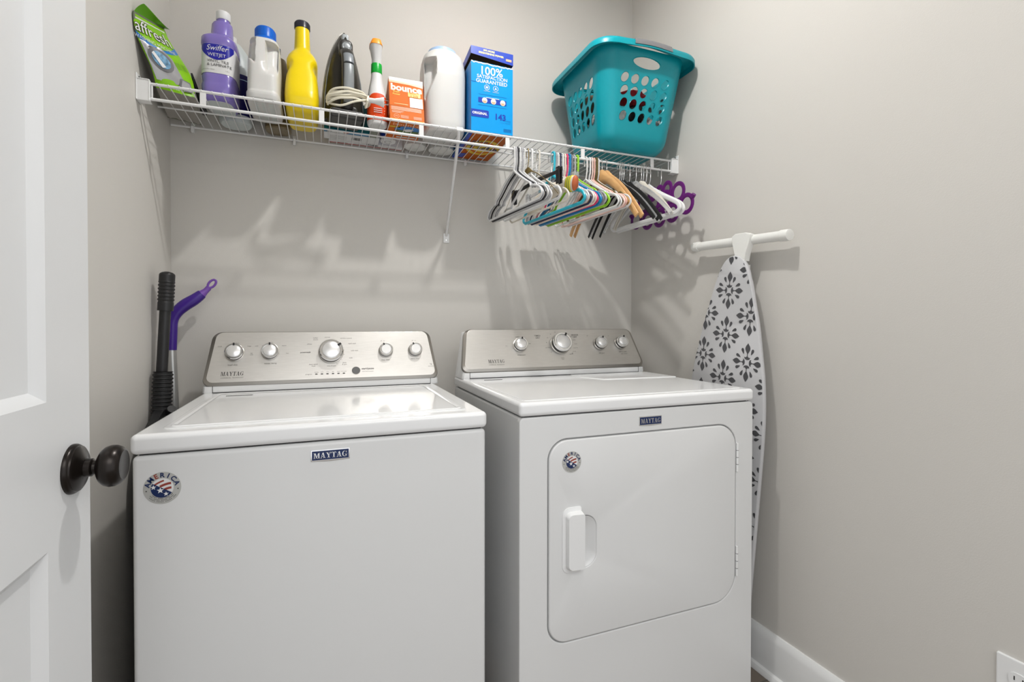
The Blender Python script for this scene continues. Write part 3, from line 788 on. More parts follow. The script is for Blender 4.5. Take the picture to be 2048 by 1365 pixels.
def pouch():
    t = thing('cleaner_pouch', 'lime green stand-up pouch of washing machine cleaner leaning against the left wall', 'pouch', (.06, -.15, TOP))
    O = Vector((.06, -.15, TOP))
    BL, BR, TL, TR = [Vector(v) - O for v in ((.034, -.268, TOP + .001), (.118, -.236, TOP + .001), (.006, -.336, 1.893), (.038, -.205, 1.928))]
    bl, br = [Vector(v) - O for v in ((.006, -.050, TOP + .001), (.090, -.020, TOP + .001))]
    n = ((BR - BL).cross(TL - BL)).normalized()
    NU, NV = 16, 24
    def bul(u, v): return .022 * sin(pi * min(1, max(0, u))) ** .7 * sin(pi * min(1, v * .95 + .03)) * (1 - .5 * v) + .0025 * sin(9 * v + 4 * u)
    def edge(v): return .006 * sin(v * 6) 
    def front(u, v):
        p = lerp(lerp(BL, BR, u), lerp(TL, TR, u), v)
        p = p + (BR - BL).normalized() * (edge(v) + (.016 * sin(pi * v) * (u - .35)))
        return p + n * bul(u, v)
    def back(u, v):
        p = lerp(lerp(bl, br, u), lerp(TL, TR, u), v ** .8)
        return p - n * .010 * sin(pi * u) * sin(pi * v) + Vector((max(0, 0), 0, 0))
    def grid(m, f, matn, u0=0, u1=1, v0=0, v1=1, off=0, nu=NU, nv=NV):
        V = [f(u0 + (u1 - u0) * i / nu, v0 + (v1 - v0) * j / nv) + n * off for j in range(nv + 1) for i in range(nu + 1)]
        F = [(j * (nu + 1) + i, j * (nu + 1) + i + 1, (j + 1) * (nu + 1) + i + 1, (j + 1) * (nu + 1) + i) for j in range(nv) for i in range(nu)]
        m.faces(V, F, matn, double=True)
    m = MB(); grid(m, front, 'lime')
    def pr(pts, matn, off=.0008):
        """print given in (u,v) polygon, tessellated as a fan following the surface"""
        c = (sum(p[0] for p in pts) / len(pts), sum(p[1] for p in pts) / len(pts))
        V = [front(*c) + n * off]; F = []
        K = 5
        for k in range(1, K + 1):
            for p in pts: V.append(front(c[0] + (p[0] - c[0]) * k / K, c[1] + (p[1] - c[1]) * k / K) + n * off)
        N = len(pts)
        for i in range(N): F.append((0, 1 + i, 1 + (i + 1) % N))
        for k in range(K - 1):
            for i in range(N): a = 1 + k * N; F.append((a + i, a + N + i, a + N + (i + 1) % N, a + (i + 1) % N))
        m.faces(V, F, matn, double=True)
    def strip(m_, vf, h, matn, off=.0010, n_=14, u0=0., u1=1.):
        V = []; 
        for i in range(n_ + 1):
            u = u0 + (u1 - u0) * i / n_; V += [front(u, vf(u)) + n * off, front(u, vf(u) + h(u)) + n * off]
        m_.faces(V, [(2 * i, 2 * i + 2, 2 * i + 3, 2 * i + 1) for i in range(n_)], matn, double=True)
    strip(m, lambda u: .66 - .10 * sin(pi * u * .9), lambda u: .085 - .05 * sin(pi * u), 'blue_band')
    strip(m, lambda u: .915, lambda u: .020, 'paper_white', u0=.05, u1=.95)
    pr([(.03, .64), (.5, .61), (.66, .50), (.74, .22), (.68, .13), (.05, .125), (.02, .3), (.03, .45)], 'silver_print', .0030)
    pr([(.34 + .275 * cos(a), .43 + .155 * sin(a)) for a in [k * pi / 9 for k in range(18)]], 'mid_grey', .0045)
    pr([(.34 + .20 * cos(a), .43 + .115 * sin(a)) for a in [k * pi / 9 for k in range(18)]], 'sky_glass', .0056)
    pr([(.18, .50), (.25, .53), (.38, .34), (.28, .32)], 'white', .0066)
    pr([(.66, .24), (.90, .21), (.95, .06), (.72, .05), (.60, .12)], 'mid_grey', .0045)
    pr([(.69, .22), (.87, .195), (.92, .075), (.74, .065), (.65, .12)], 'silver_print', .0054)
    pr([(.2, .60), (.38, .59), (.38, .57), (.2, .58)], 'mid_grey', .0046)
    def word(s, u, v, size, matn, bold, off, ang=0.0, sx=1.0):
        wu = (front(1, v) - front(0, v)).length; hv = (front(u, .9) - front(u, .1)).length / .8
        ca, sa = cos(ang), sin(ang)
        m.text_map(s, size, matn, lambda x, y: front(u + (x * ca - y * sa) / wu, v + (x * sa + y * ca) / hv) + n * off, bold=bold, sx=sx)
    word('affresh', .48, .795, .046, 'ink', .03, .0022, -.10); word('affresh', .48, .795, .046, 'white', .0, .0030, -.10)
    word('WASHING MACHINE', .42, .645, .0125, 'paper_white', .0, .0024, -.12)
    word('3 TABLETS', .45, .06, .011, 'paper_white', .0, .0022)
    for k in range(4): word('fresh clean', .82, .46 - k * .025, .0070, 'leaf', .0, .0022)
    m.build('front_panel', t, smooth=180)
    m = MB(); grid(m, back, 'pouch_back')
    # sides joining front and back panels
    for u in (0, 1):
        V = [];
        for j in range(NV + 1):
            v = j / NV; a, b = front(u, v), back(u, v); mid = (a + b) / 2 + (BR - BL).normalized() * (.012 if u == 0 else -.012) * sin(pi * (1 - v))
            V += [a, mid, b]
        m.faces(V, [(3 * j + k, 3 * j + k + 1, 3 * j + k + 4, 3 * j + k + 3) for j in range(NV) for k in (0, 1)], 'lime_dark' if u else 'pouch_back', double=True)
    m.build('back_panel', t, smooth=180)
    m = MB(); V = []; F = []
    for j in range(13):
        for i in range(13):
            u, v = i / 12, j / 12; p = lerp(lerp(BL, BR, u), lerp(bl, br, u), v); p.z += .0015 + .010 * sin(pi * u) * sin(pi * v) + .0012 * sin(u * 23 + v * 9) ; V.append(p)
    F = [(j * 13 + i, j * 13 + i + 1, (j + 1) * 13 + i + 1, (j + 1) * 13 + i) for j in range(12) for i in range(12)]
    m.faces(V, F, 'pouch_grey_shade', double=True); m.build('gusset', t, smooth=180)  # shade on the underside is put into the grey colour
    # torn back flap curling above the zip line
    m = MB(); V = []; F = []
    for i in range(11):
        u = i / 10; base = lerp(TL, TR, u)
        hgt = .040 * (1 - u) ** 1.5 * (u + .12) ** .12
        for j in range(7):
            q = j / 6; V.append(base + Vector((.010 * q * (1 + sin(3 * q)), .018 * q * (1 - u) , hgt * sin(q * 1.9) / 1.0 if q < .9 else hgt * .97)) + Vector((.006 * (1 - u) * q, 0, 0)))
    F = [(i * 7 + j, (i + 1) * 7 + j, (i + 1) * 7 + j + 1, i * 7 + j + 1) for i in range(10) for j in range(6)]
    m.faces(V, F, 'lime_dark', double=True); m.build('torn_flap', t, smooth=180)
pouch()

def purple_bottle():
    t = thing('floor_cleaner_bottle', 'purple bottle of vinyl and tile floor cleaner with a white cap and white label', 'bottle', (.1745, -.182, TOP), .0)
    m = MB(); hx = .046; hy = .068
    S = [(.0005, 0, 0, .035, .054, 3.4), (.004, 0, 0, .039, .060, 3.6), (.014, 0, 0, .0435, .065, 4), (.040, 0, 0, hx, hy, 3.6), (.048, 0, 0, hx - .0025, hy - .003, 3.6), (.060, 0, 0, hx, hy, 3.6), (.066, 0, 0, hx - .002, hy - .0025, 3.6),
         (.140, 0, 0, hx - .002, hy - .0025, 3.6), (.146, 0, 0, hx, hy, 3.6), (.160, 0, 0, hx, hy, 3.4), (.163, 0, 0, hx - .001, hy - .002, 3.2), (.168, .001, 0, .041, .060, 2.8), (.174, .002, 0, .035, .050, 2.5), (.178, .003, 0, .0305, .040, 2.3), (.182, .003, 0, .029, .034, 2.3),
         (.208, .004, 0, .0275, .030, 2.2), (.214, .005, 0, .025, .026, 2), (.2165, .006, 0, .0175, .0175, 2), (.226, .006, 0, .0170, .0170, 2)]
    def zz_(z): return z * 1.13 if z <= .168 else .19 + (z - .168) * 1.27
    S = [(zz_(q[0]), *q[1:]) for q in S]
    m.loft(S, 'lilac', seg=56)
    m.loft([(.0, 0, 0, .035, .054, 3.4), (.0012, 0, 0, .035, .054, 3.4)], 'frosted', seg=40)
    m.build('bottle_body', t)
    m = MB(); prof = []
    m.loft([(.0752, 0, 0, hx - .0012, hy - .0016, 3.6), (.1578, 0, 0, hx - .0012, hy - .0016, 3.6)], 'paper_white', seg=56, cap=False)
    P = FR @ T(0, 0, hy - .0008)
    # blue crest on the front: follows the curved front face
    def fr(x, z, off=.0006):
        r = (hx - .0012); a = min(.999, abs(x / r)); y = (hy - .0016) * (1 - a ** 3.6) ** (1 / 3.6); return (x, -(y + off), z)
    V = []; F = []; N = 20
    for i in range(N + 1):
        x = -.0405 + .081 * i / N; zt = .1572; zb = .1572 - .042 * (1 - (x / .042) ** 2) ** .55 - .002
        V += [fr(x, zt), fr(x, zb)]
    m.faces(V, [(2 * i, 2 * i + 1, 2 * i + 3, 2 * i + 2) for i in range(N)], 'royal', double=True)
    def put(s_, size, mt, x0, z0, bold=0, off=.0012, ang=0, **k): m.text_map(s_, size, mt, lambda x, y: Vector(fr(x0 + x * cos(ang) - y * sin(ang), z0 + x * sin(ang) + y * cos(ang), off)), bold=bold, **k)
    put('Swiffer', .0215, 'paper_white', .000, .1455, 0, ang=.04, shear=.3, sx=.9)
    put('WETJET', .0130, 'paper_white', .000, .1262, 0)
    put('VINYL, TILE\n& LAMINATE', .0108, 'ink', -.0245, .1030, 0, align='LEFT')
    put('multi surface cleaner', .0040, 'ink_soft', -.022, .0845); put('1.25 L', .0040, 'ink_soft', .026, .0845)
    m.build('label', t, smooth=60)
    m = MB(); m.loft([(z_ + .038, .006, 0, r_, r_, 2) for z_, r_ in ((.222, .0185), (.2235, .0195), (.2445, .0190), (.2475, .0165), (.2480, .012))], 'white', seg=40); m.build('cap', t)
purple_bottle()

def dark_label_bottle():
    t = thing('cleaner_bottle', 'grey-white bottle with navy label behind the purple floor cleaner bottle', 'bottle', (.194, -.056, TOP))
    m = MB()
    m.loft([(.0, 0, 0, .040, .040, 2.4), (.006, 0, 0, .046, .044, 2.4), (.02, 0, 0, .048, .046, 2.4), (.19, 0, 0, .048, .046, 2.4), (.225, -.004, 0, .043, .041, 2.2), (.255, -.012, 0, .030, .030, 2), (.262, -.013, 0, .018, .018, 2)], 'frosted', seg=40); m.build('bottle_body', t)
    m = MB(); m.loft([(.022, 0, 0, .0486, .0466, 2.4), (.150, 0, 0, .0486, .0466, 2.4)], 'royal_deep', seg=40, cap=False)
    m.loft([(.132, 0, 0, .0489, .0469, 2.4), (.1345, 0, 0, .0489, .0469, 2.4)], 'pale_blue', seg=40, cap=False); m.build('label', t)
    m = MB(); m.lathe([(.016, .0), (.017, .002), (.0165, .020), (.013, .022)], 'white', M=T(-.013, 0, .26), seg=24); m.build('cap', t)
dark_label_bottle()

def white_jug():
    t = thing('bleach_jug', 'white plastic jug with a wide blue screw cap and moulded side handle', 'jug', (.2955, -.205, TOP + .0006))
    m = MB(); hx, hy = .0455, .096
    S = [(0, 0, 0, .040, .088, 5), (.003, 0, 0, .043, .093, 5), (.014, 0, 0, hx, hy, 5), (.022, 0, 0, hx, hy, 5), (.025, 0, 0, hx - .0025, hy - .003, 5), (.03, 0, 0, hx - .0025, hy - .003, 5), (.10, 0, .0, hx - .003, hy - .005, 4.5), (.14, 0, 0, hx - .0035, hy - .012, 4.2), (.175, 0, 0, hx - .005, hy - .022, 4), (.188, 0, 0, hx - .006, hy - .028, 3.6), (.196, 0, 0, .036, .055, 3), (.200, 0, 0, .029, .036, 2.2), (.203, .0, 0, .022, .022, 2)]
    # front-left scoop and right handle recess are pressed in by moving vertices
    t2 = bmesh.new(); rings = []; seg = 160
    SS = []
    for a, b in zip(S, S[1:]):
        K = max(1, int((b[0] - a[0]) / .0025))
        for k in range(K): f = k / K; SS.append([a[i] + (b[i] - a[i]) * f for i in range(6)])
    SS.append(S[-1])
    def smooth(e0, e1, x): 
        q = max(0, min(1, (x - e0) / (e1 - e0))); return q * q * (3 - 2 * q)
    for z, cx, cy, ax, ay, n in SS:
        ring = []
        for k in range(seg):
            a = (k + .5) * 2 * pi / seg; c, s_ = cos(a), sin(a)
            x = cx + ax * math.copysign(abs(c) ** (2 / n), c); y = cy + ay * math.copysign(abs(s_) ** (2 / n), s_)
            # left scoop: pressed corner, upper half
            dz = smooth(.085, .125, z - .00 * x) * (1 - smooth(.186, .196, z))
            zc = z - .9 * max(0, -x - .020)
            lf = smooth(-.0185, -.0225, x) * smooth(.02, -.02, y) * smooth(.100, .122, zc) * (1 - smooth(.184, .190, z))
            y += lf * .024 * smooth(-.0425, -.0350, x)
            rf = smooth(.006, .0105, x) * (1 - smooth(.036, .040, x) * .6) * smooth(.0, -.03, y) * (smooth(.070, .120, z) * (1 - smooth(.176, .181, z)))
            y += rf * .034 
            ring.append(t2.verts.new((x, y, z)))
        rings.append(ring)
    for A, B in zip(rings, rings[1:]):
        for k in range(seg): t2.faces.new((A[k], A[(k + 1) % seg], B[(k + 1) % seg], B[k]))
    t2.faces.new(rings[0][::-1]); t2.faces.new(rings[-1]); bmesh.ops.recalc_face_normals(t2, faces=t2.faces[:])
    m.add(t2, 'jug_white')
    for i in range(9):
        for j in range(3): m.box((-.026 + j * .02, -.075 + i * .016, -.0003), (-.014 + j * .02, -.0735 + i * .016, .001), 'jug_shade')
    m.build('jug_body', t, smooth=60)
    m = MB()
    m.lathe([(.042, .190), (.0425, .196), (.036, .209), (.0310, .214), (.0310, .240), (.0285, .244), (.0, .244)], 'cap_blue', seg=48, M=Matrix.Diagonal((.92, 1.1, 1, 1)))
    for k in range(44):
        a = k * 2 * pi / 44; m.box((.0308, -.0007, .216), (.0316, .0007, .239), 'cap_blue', M=Matrix.Diagonal((.92, 1.1, 1, 1)) @ RZ(a))
    m.build('cap', t)
white_jug()

def brown_bottle():
    t = thing('brown_bottle', 'olive brown bottle squeezed between the blue-capped jug and the wall', 'bottle', (.318, -.052, TOP))
    m = MB(); m.loft([(0, 0, 0, .036, .036, 3), (.004, 0, 0, .040, .040, 3), (.15, 0, 0, .040, .040, 3), (.20, 0, 0, .036, .038, 2.6), (.235, -.004, 0, .028, .028, 2), (.245, -.006, 0, .013, .013, 2), (.26, -.006, 0, .012, .012, 2)], 'amber_brown', seg=36); m.build('bottle_body', t)
    m = MB(); m.lathe([(.014, 0), (.014, .016), (.011, .018)], 'cap_black', M=T(-.006, 0, .258), seg=20); m.build('cap', t)
brown_bottle()

def yellow_bottle():
    t = thing('yellow_bottle', 'tall yellow plastic bottle with a narrow neck and black cap', 'bottle', (.3965, -.165, TOP))
    m = MB(); seg = 64; t2 = bmesh.new(); rings = []
    S = [(0, .034, .078, 5), (.003, .039, .086, 5), (.010, .0435, .094, 5), (.020, .0465, .098, 5), (.04, .0485, .098, 5), (.06, .0490, .094, 5), (.09, .0475, .084, 5), (.12, .0450, .074, 4.5), (.145, .0435, .066, 4.2), (.165, .0445, .060, 3.8), (.18, .0450, .054, 3.4), (.195, .0405, .046, 3.0), (.208, .0335, .036, 2.6), (.216, .0275, .030, 2.3), (.222, .0240, .026, 2.1), (.24, .0230, .0245, 2), (.27, .0218, .0225, 2), (.294, .0208, .021, 2)]
    def interp(z):
        for a, b in zip(S, S[1:]):
            if z <= b[0]: f = (z - a[0]) / (b[0] - a[0]); f = f; return [a[i] + (b[i] - a[i]) * f for i in range(4)]
        return S[-1]
    zs = [0, .003, .006, .010, .014] + [.018 + .276 * k / 90 for k in range(91)]
    def sm(e0, e1, x): q = max(0, min(1, (x - e0) / (e1 - e0))); return q * q * (3 - 2 * q)
    for z in zs:
        _, hx, hy, n = interp(z); ring = []
        for k in range(seg):
            a = (k + .5) * 2 * pi / seg; c, s_ = cos(a), sin(a)
            x = hx * math.copysign(abs(c) ** (2 / n), c); y = hy * math.copysign(abs(s_) ** (2 / n), s_)
            # waisted grip facets on the sides
            zq = z + .35 * (y + .05)
            g = sm(.115, .150, zq) * (1 - sm(.158, .176, zq))
            x *= 1 - .16 * g * sm(.35, .8, abs(x) / hx) * sm(.03, -.01, y)
            y *= 1 + .05 * (1 - abs(x) / hx) * sm(.02, .06, z) * (1 - sm(.16, .20, z))
            ring.append(t2.verts.new((x, y, z)))
        rings.append(ring)
    for A, B in zip(rings, rings[1:]):
        for k in range(seg): t2.faces.new((A[k], A[(k + 1) % seg], B[(k + 1) % seg], B[k]))
    t2.faces.new(rings[0][::-1]); t2.faces.new(rings[-1]); bmesh.ops.recalc_face_normals(t2, faces=t2.faces[:])
    m.add(t2, 'yellow'); m.build('bottle_body', t, smooth=50)
    m = MB(); m.lathe([(.0215, .291), (.0228, .292), (.0228, .309), (.021, .312), (0, .312)], 'cap_black', seg=36)
    for k in range(40): m.box((.0222, -.0006, .293), (.0234, .0006, .308), 'cap_black', M=RZ(k * 2 * pi / 40))
    m.build('cap', t)
yellow_bottle()

# ------------------------------------------------------------------ steam iron
def iron():
    t = thing('steam_iron', 'black and grey steam iron standing on its heel with its cord wound round it', 'iron', (.5250, -.214, TOP + .001), .13)
    # local: x width, y depth (sole plate at +y side), z up along the iron's length
    m = MB(); Lz = .312
    def hw(f): return .066 * (1 - max(0, f) ** 2.3) ** .72
    def outline(sc=1., top=1.0):
        n = 20; r = []
        for k in range(n + 1): f = k / n; r.append((hw(f) * sc, .012 + f * (Lz - .012) * top))
        for k in range(n, -1, -1): f = k / n; r.append((-hw(f) * sc, .012 + f * (Lz - .012) * top))
        out = []
        for p in r:
            if not out or (Vector(p) - Vector(out[-1])).length > 1e-4: out.append(p)
        if (Vector(out[0]) - Vector(out[-1])).length < 1e-4: out.pop()
        return out
    M = Matrix(((1, 0, 0, 0), (0, 0, -1, .062), (0, 1, 0, 0), (0, 0, 0, 1)))   # prism normal -> -y, base at y=+.062
    m.prism(outline(), .007, 'iron_sole', M, bev=.0015); m.build('sole_plate', t)
    m = MB(); t2 = bmesh.new(); rings = []
    for k, (sc, tp, h) in enumerate(((.96, .985, .007), (.95, .98, .016), (.90, .965, .026), (.80, .94, .040), (.62, .90, .052), (.45, .86, .060), (.30, .80, .064))):
        rings.append([t2.verts.new((x, y, h)) for x, y in outline(sc, tp)])
    for A, B in zip(rings, rings[1:]):
        for k in range(len(A)): t2.faces.new((A[k], A[(k + 1) % len(A)], B[(k + 1) % len(A)], B[k]))
    t2.faces.new(rings[0][::-1]); t2.faces.new(rings[-1]); bmesh.ops.recalc_face_normals(t2, faces=t2.faces[:])
    m.add(t2, 'iron_clear', M)
    # clear tank windows and ridge lines
    for sx in (-1, 1):
        m.tube([(sx * hw(f) * .92, .012 + f * .27, .030 - .004 * f) for f in (.1, .3, .5, .7, .85)], .0022, 'iron_light', M=M, seg=6)
    m.build('body', t)
    m = MB(); m.prism(rrect(-.052, .0005, .052, .030, .010), .092, 'iron_dark', M, bev=.006, seg=3)
    m.prism(rrect(-.036, .020, .036, .052, .012), .070, 'iron_dark', M, bev=.006, seg=3); m.build('heel', t)
    # handle loop
    m = MB()
    P = catmull([(0, .034, .050), (0, .045, .082), (0, .075, .100), (0, .12, .106), (0, .165, .104), (0, .195, .096), (0, .212, .078), (0, .222, .056)], 6)
    m.tube([tuple(p) for p in P], [.0195] * len(P), 'iron_dark', M=M, seg=16, up=(1, 0, 0), flat=.75)
    m.build('handle', t)
    m = MB(); P2 = catmull([(0, .050, .0975), (0, .075, .1125), (0, .12, .1185), (0, .158, .117)], 6)
    m.tube([tuple(p) for p in P2], [.0150 - .002 * abs(k / len(P2) - .5) for k in range(len(P2))], 'iron_light', M=M, seg=14, up=(1, 0, 0), flat=.45)
    P3 = catmull([(0, .163, .1165), (0, .178, .113), (0, .192, .107)], 5)
    m.tube([tuple(p) for p in P3], [.0150] * len(P3), 'iron_grey', M=M, seg=14, up=(1, 0, 0), flat=.5); m.build('handle_pad', t)
    m = MB(); m.prism(rrect(-.021, .200, .021, .258, .016), .075, 'iron_dark', M, bev=.009, seg=3)
    m.lathe([(.015, .074), (.015, .082), (.012, .084), (.010, .0835), (.009, .0845), (0, .086)], 'iron_light', M=M @ T(0, .229, 0), seg=28)
    m.build('steam_dial', t)
    m = MB(); m.prism(rrect(-.011, .256, .011, .282, .007), .058, 'iron_light', M, bev=.004, seg=2); m.build('spray_nozzle', t)
    # cord: loose coils around the base
    m = MB(); random.seed(4)
    for k in range(6):
        r0 = .064 + random.uniform(-.005, .005); z = .040 + k * .0030 + random.uniform(-.002, .002); yy = random.uniform(-.005, .005)
        P = catmull([(r0 * 1.0 * cos(a), -.030 + yy + .040 * sin(a) - .02, z + .010 * cos(a * 1 + k * .3) + random.uniform(-.003, .003)) for a in [radians(q) for q in range(170, 391, 22)]], 4)
        m.tube([tuple(p) for p in P], .0033, 'cord', seg=8)
    P = catmull([(-.064, -.045, .032), (-.03, -.085, .014), (.01, -.096, .030), (.05, -.088, .046)], 6); m.tube([tuple(p) for p in P], .0033, 'cord', seg=8)
    m.tube([(.044, -.088, .022), (.048, -.078, .038), (.050, -.090, .056), (.046, -.098, .038), (.044, -.088, .022)], .0035, 'cord', seg=8)
    m.build('cord', t)
    m = MB(); Mp = T(.050, -.092, .044) @ RZ(-.30) @ RY(pi / 2 + .06) @ Matrix.Diagonal((.9, .9, .85, 1))
    m.lathe([(.0075, 0), (.0085, .004), (.0085, .022), (.0095, .026), (.0125, .040), (.0155, .048), (.0165, .052), (.0165, .055), (.0, .055)], 'white', M=Mp, seg=20)
    for sx in (-1, 1): m.box((sx * .0062 - .0008, -.003, .055), (sx * .0062 + .0008, .003, .071), 'chrome', M=Mp)
    m.build('plug', t)
iron()

def simple_box(name, label, cat, lo, hi, faces, extra=None, group=None, rz=0):
    """cuboid carton; faces: dict side -> material. origin at base centre"""
    cx, cy = (lo[0] + hi[0]) / 2, (lo[1] + hi[1]) / 2; hx, hy, h = (hi[0] - lo[0]) / 2, (hi[1] - lo[1]) / 2, hi[2] - lo[2]
    t = thing(name, label, cat, (cx, cy, lo[2]), rz, group)
    m = MB(); c = .0008
    m.box((-hx + c, -hy + c, c), (hx - c, hy - c, h - c), faces.get('core', 'paper_white'))
    V = [(-hx, -hy, 0), (hx, -hy, 0), (hx, hy, 0), (-hx, hy, 0), (-hx, -hy, h), (hx, -hy, h), (hx, hy, h), (-hx, hy, h)]
    Q = dict(front=(0, 1, 5, 4), right=(1, 2, 6, 5), back=(2, 3, 7, 6), left=(3, 0, 4, 7), top=(4, 5, 6, 7), bottom=(3, 2, 1, 0))
    for k, q in Q.items():
        if faces.get(k, faces.get('all')) is None: continue
        m.faces([V[i] for i in q], [(0, 1, 2, 3)], faces.get(k, faces.get('all')), double=True)
    if extra: extra(m, hx, hy, h)
    m.build('carton', t)
    return t
BT = Matrix(((1, 0, 0, 0), (0, -1, 0, 0), (0, 0, -1, 0), (0, 0, 0, 1)))   # bottom face frame, normal down
def barcode(m, M, x0, y0, w, h, matn='ink', seed=1, z=.0006, bgm=None):
    if bgm: m.box((x0 - w * .06, y0 - h * .08, z - .0004), (x0 + w * 1.06, y0 + h * 1.1, z - .0001), bgm, M=M)
    rnd = random.Random(seed); x = x0
    while x < x0 + w:
        b = rnd.choice((.02, .035, .05)) * w; m.box((x, y0, z - .0002), (min(x + b, x0 + w), y0 + h, z + .0001), matn, M=M); x += b + rnd.choice((.02, .03, .045)) * w
def teal(m, hx, hy, h):
    m.box((-hx * .86, -hy * .9, .0), (hx * .0, hy * .2, .0004), 'paper_white', M=BT)
    m.poly([(-hx * .35, hy * .9, .0008), (hx * .2, hy * .9, .0008), (hx * .1, -hy * .3, .0008), (-hx * .1, -hy * .5, .0008)], 'orange', BT)
    for k in range(5): m.box((-hx * .92 + k * .004, -hy * .5, .0004), (-hx * .92 + k * .004 + .002, hy * .7, .0008), 'ink_soft', M=BT)
    for k in range(8): m.box((-hx * .8, -.0006, .008 + k * .009), (-hx * .2, 0, .009 + k * .009), 'ink_soft', M=T(0, -hy, 0))
simple_box('teal_carton', 'dark teal carton standing behind the iron', 'box', (.460, -.1405, TOP + .001), (.604, -.112, TOP + .094), dict(all='teal_box', bottom='steel_blue', core='paper_white'), teal)
def wcar(m, hx, hy, h):
    barcode(m, BT, .0, -hy * .5, .032, hy * .8, seed=3)
    for k in range(3): m.box((-hx * .8, -hy * .6 + k * .012, .0002), (-hx * .2, -hy * .6 + k * .012 + .001, .0005), 'ink_soft', M=BT)
simple_box('white_carton', 'white carton with a barcode underneath, lying behind the teal carton', 'box', (.460, -.109, TOP + .001), (.640, -.048, TOP + .05), dict(all='paper_white', core='paper_white'), wcar)
def rcar(m, hx, hy, h):
    m.box((-hx, -hy, .0), (hx, -hy * .75, .0006), 'red', M=BT); barcode(m, BT, .0, -hy * .1, .04, hy * .8, seed=5)
    for k in range(4): m.box((-hx * .8 + k * hx * .45, -hy * .4, .0002), (-hx * .5 + k * hx * .45, -hy * .3, .0005), 'ink_soft', M=BT)
simple_box('red_and_white_carton', 'long flat white carton with red ends against the wall', 'box', (.476, -.0455, TOP + .001), (.728, -.0175, TOP + .05), dict(all='paper_white', left='red', right='red', core='red'), rcar)
def pak(m, hx, hy, h):
    P = FR @ T(0, 0, hy + .0003); m.poly([(-hx, h * .25), (hx, h * .4), (hx, h * .62), (-hx, h * .7)], 'leaf', P)
    m.poly(arc(hx * .3, h * .86, .007, 0, 2 * pi, 16)[:-1], 'ink', P @ T(0, 0, .0002))
    for k in range(9): m.box((-hx * .8, h * .05 + k * .004, 0), (hx * .6, h * .05 + k * .004 + .0015, .0004), 'ink_soft', M=P)
simple_box('green_print_packet', 'thin grey-green packet upright between the iron and the spray bottle', 'packet', (.6065, -.165, TOP), (.628, -.112, TOP + .121), dict(all='sage', core='sage'), pak)

def spray():
    t = thing('stain_spray_bottle', 'white spray bottle with orange nozzle, green neck band and red label', 'bottle', (.6220, -.212, TOP))
    m = MB()
    m.loft([(0, 0, 0, .026, .026, 2.2), (.003, 0, 0, .030, .030, 2.2), (.012, 0, 0, .0325, .032, 2.4), (.070, 0, 0, .0320, .0315, 2.6), (.100, -.001, 0, .0285, .028, 2.5), (.125, -.002, 0, .0235, .0235, 2.2), (.150, -.002, 0, .0185, .0185, 2), (.170, -.002, 0, .0165, .0165, 2), (.176, -.002, 0, .0160, .0160, 2)], 'paper_white', seg=40); m.build('bottle_body', t)
    m = MB(); 
    def sm(a): return a
    # wrap-round red label with arched top, on the front half
    V = []; F = []; N = 24; R0 = .0325
    for i in range(N + 1):
        a = radians(-170 + 160 * i / N); zt = .098 - .030 * abs((i / N - .5) * 2) ** 2.4
        for j in range(7):
            z = .012 + (zt - .012) * j / 6
            q_ = 0 if z < .012 else min(1, (z - .012) / .058); hx_, hy_, n_ = (.0325 - .0005 * q_, .032 - .0005 * q_, 2.4 + .2 * q_)
            if z > .07: q_ = min(1, (z - .07) / .03); hx_, hy_, n_ = (.0320 - .0035 * q_, .0315 - .0035 * q_, 2.6 - .1 * q_)
            V.append(((hx_ + .0007) * math.copysign(abs(cos(a)) ** (2 / n_), cos(a)) - (.001 * q_ if z > .07 else 0), (hy_ + .0007) * math.copysign(abs(sin(a)) ** (2 / n_), sin(a)), z))
    m.faces(V, [(i * 7 + j, (i + 1) * 7 + j, (i + 1) * 7 + j + 1, i * 7 + j + 1) for i in range(N) for j in range(6)], 'red_label', double=True)
    P = FR @ T(0, 0, .0338)
    m.poly([(*p, 0) for p in arc(-.003, .068, .0125, 0, 2 * pi, 20)[:-1]], 'gold', P @ RX(-.10)); m.text('Tide', .0145, 'navy', P @ T(0, .068, .0006) @ RX(-.1), bold=.03, shear=.2)
    for k in range(7): m.poly([(*p, 0) for p in arc(.0195, .088 - k * .009, .0011, 0, 2 * pi, 6)[:-1]], 'paper_white', P @ T(0, 0, -.004))
    for k in range(3): m.box((-.014, .046 - k * .006, 0), (.012, .048 - k * .006, .0003), 'paper_white', M=P)
    m.build('label', t, smooth=60)
    m = MB(); m.loft([(.170, -.002, 0, .0172, .0172, 2), (.172, -.002, 0, .0176, .0176, 2), (.199, -.002, 0, .0172, .0172, 2), (.201, -.002, 0, .0165, .0165, 2)], 'green', seg=36); m.build('neck_band', t)
    m = MB(); m.loft([(.198, -.002, 0, .0155, .0155, 2), (.215, -.002, -.002, .0150, .0165, 2.2), (.238, -.004, -.006, .0175, .022, 2.6), (.252, -.005, -.008, .0200, .027, 2.8), (.253, -.005, -.008, .0195, .0265, 2.8)], 'paper_white', seg=36)
    m.box((-.012, .004, .150), (.008, .012, .235), 'paper_white', bev=.003)
    m.build('spray_head', t)
    m = MB(); m.loft([(.2525, -.005, -.008, .0205, .028, 3), (.2545, -.005, -.008, .0205, .028, 3), (.271, -.004, -.008, .0150, .022, 3), (.2715, -.004, -.008, .013, .02, 3)], 'orange_cap', seg=32); m.build('nozzle_cap', t)
spray()

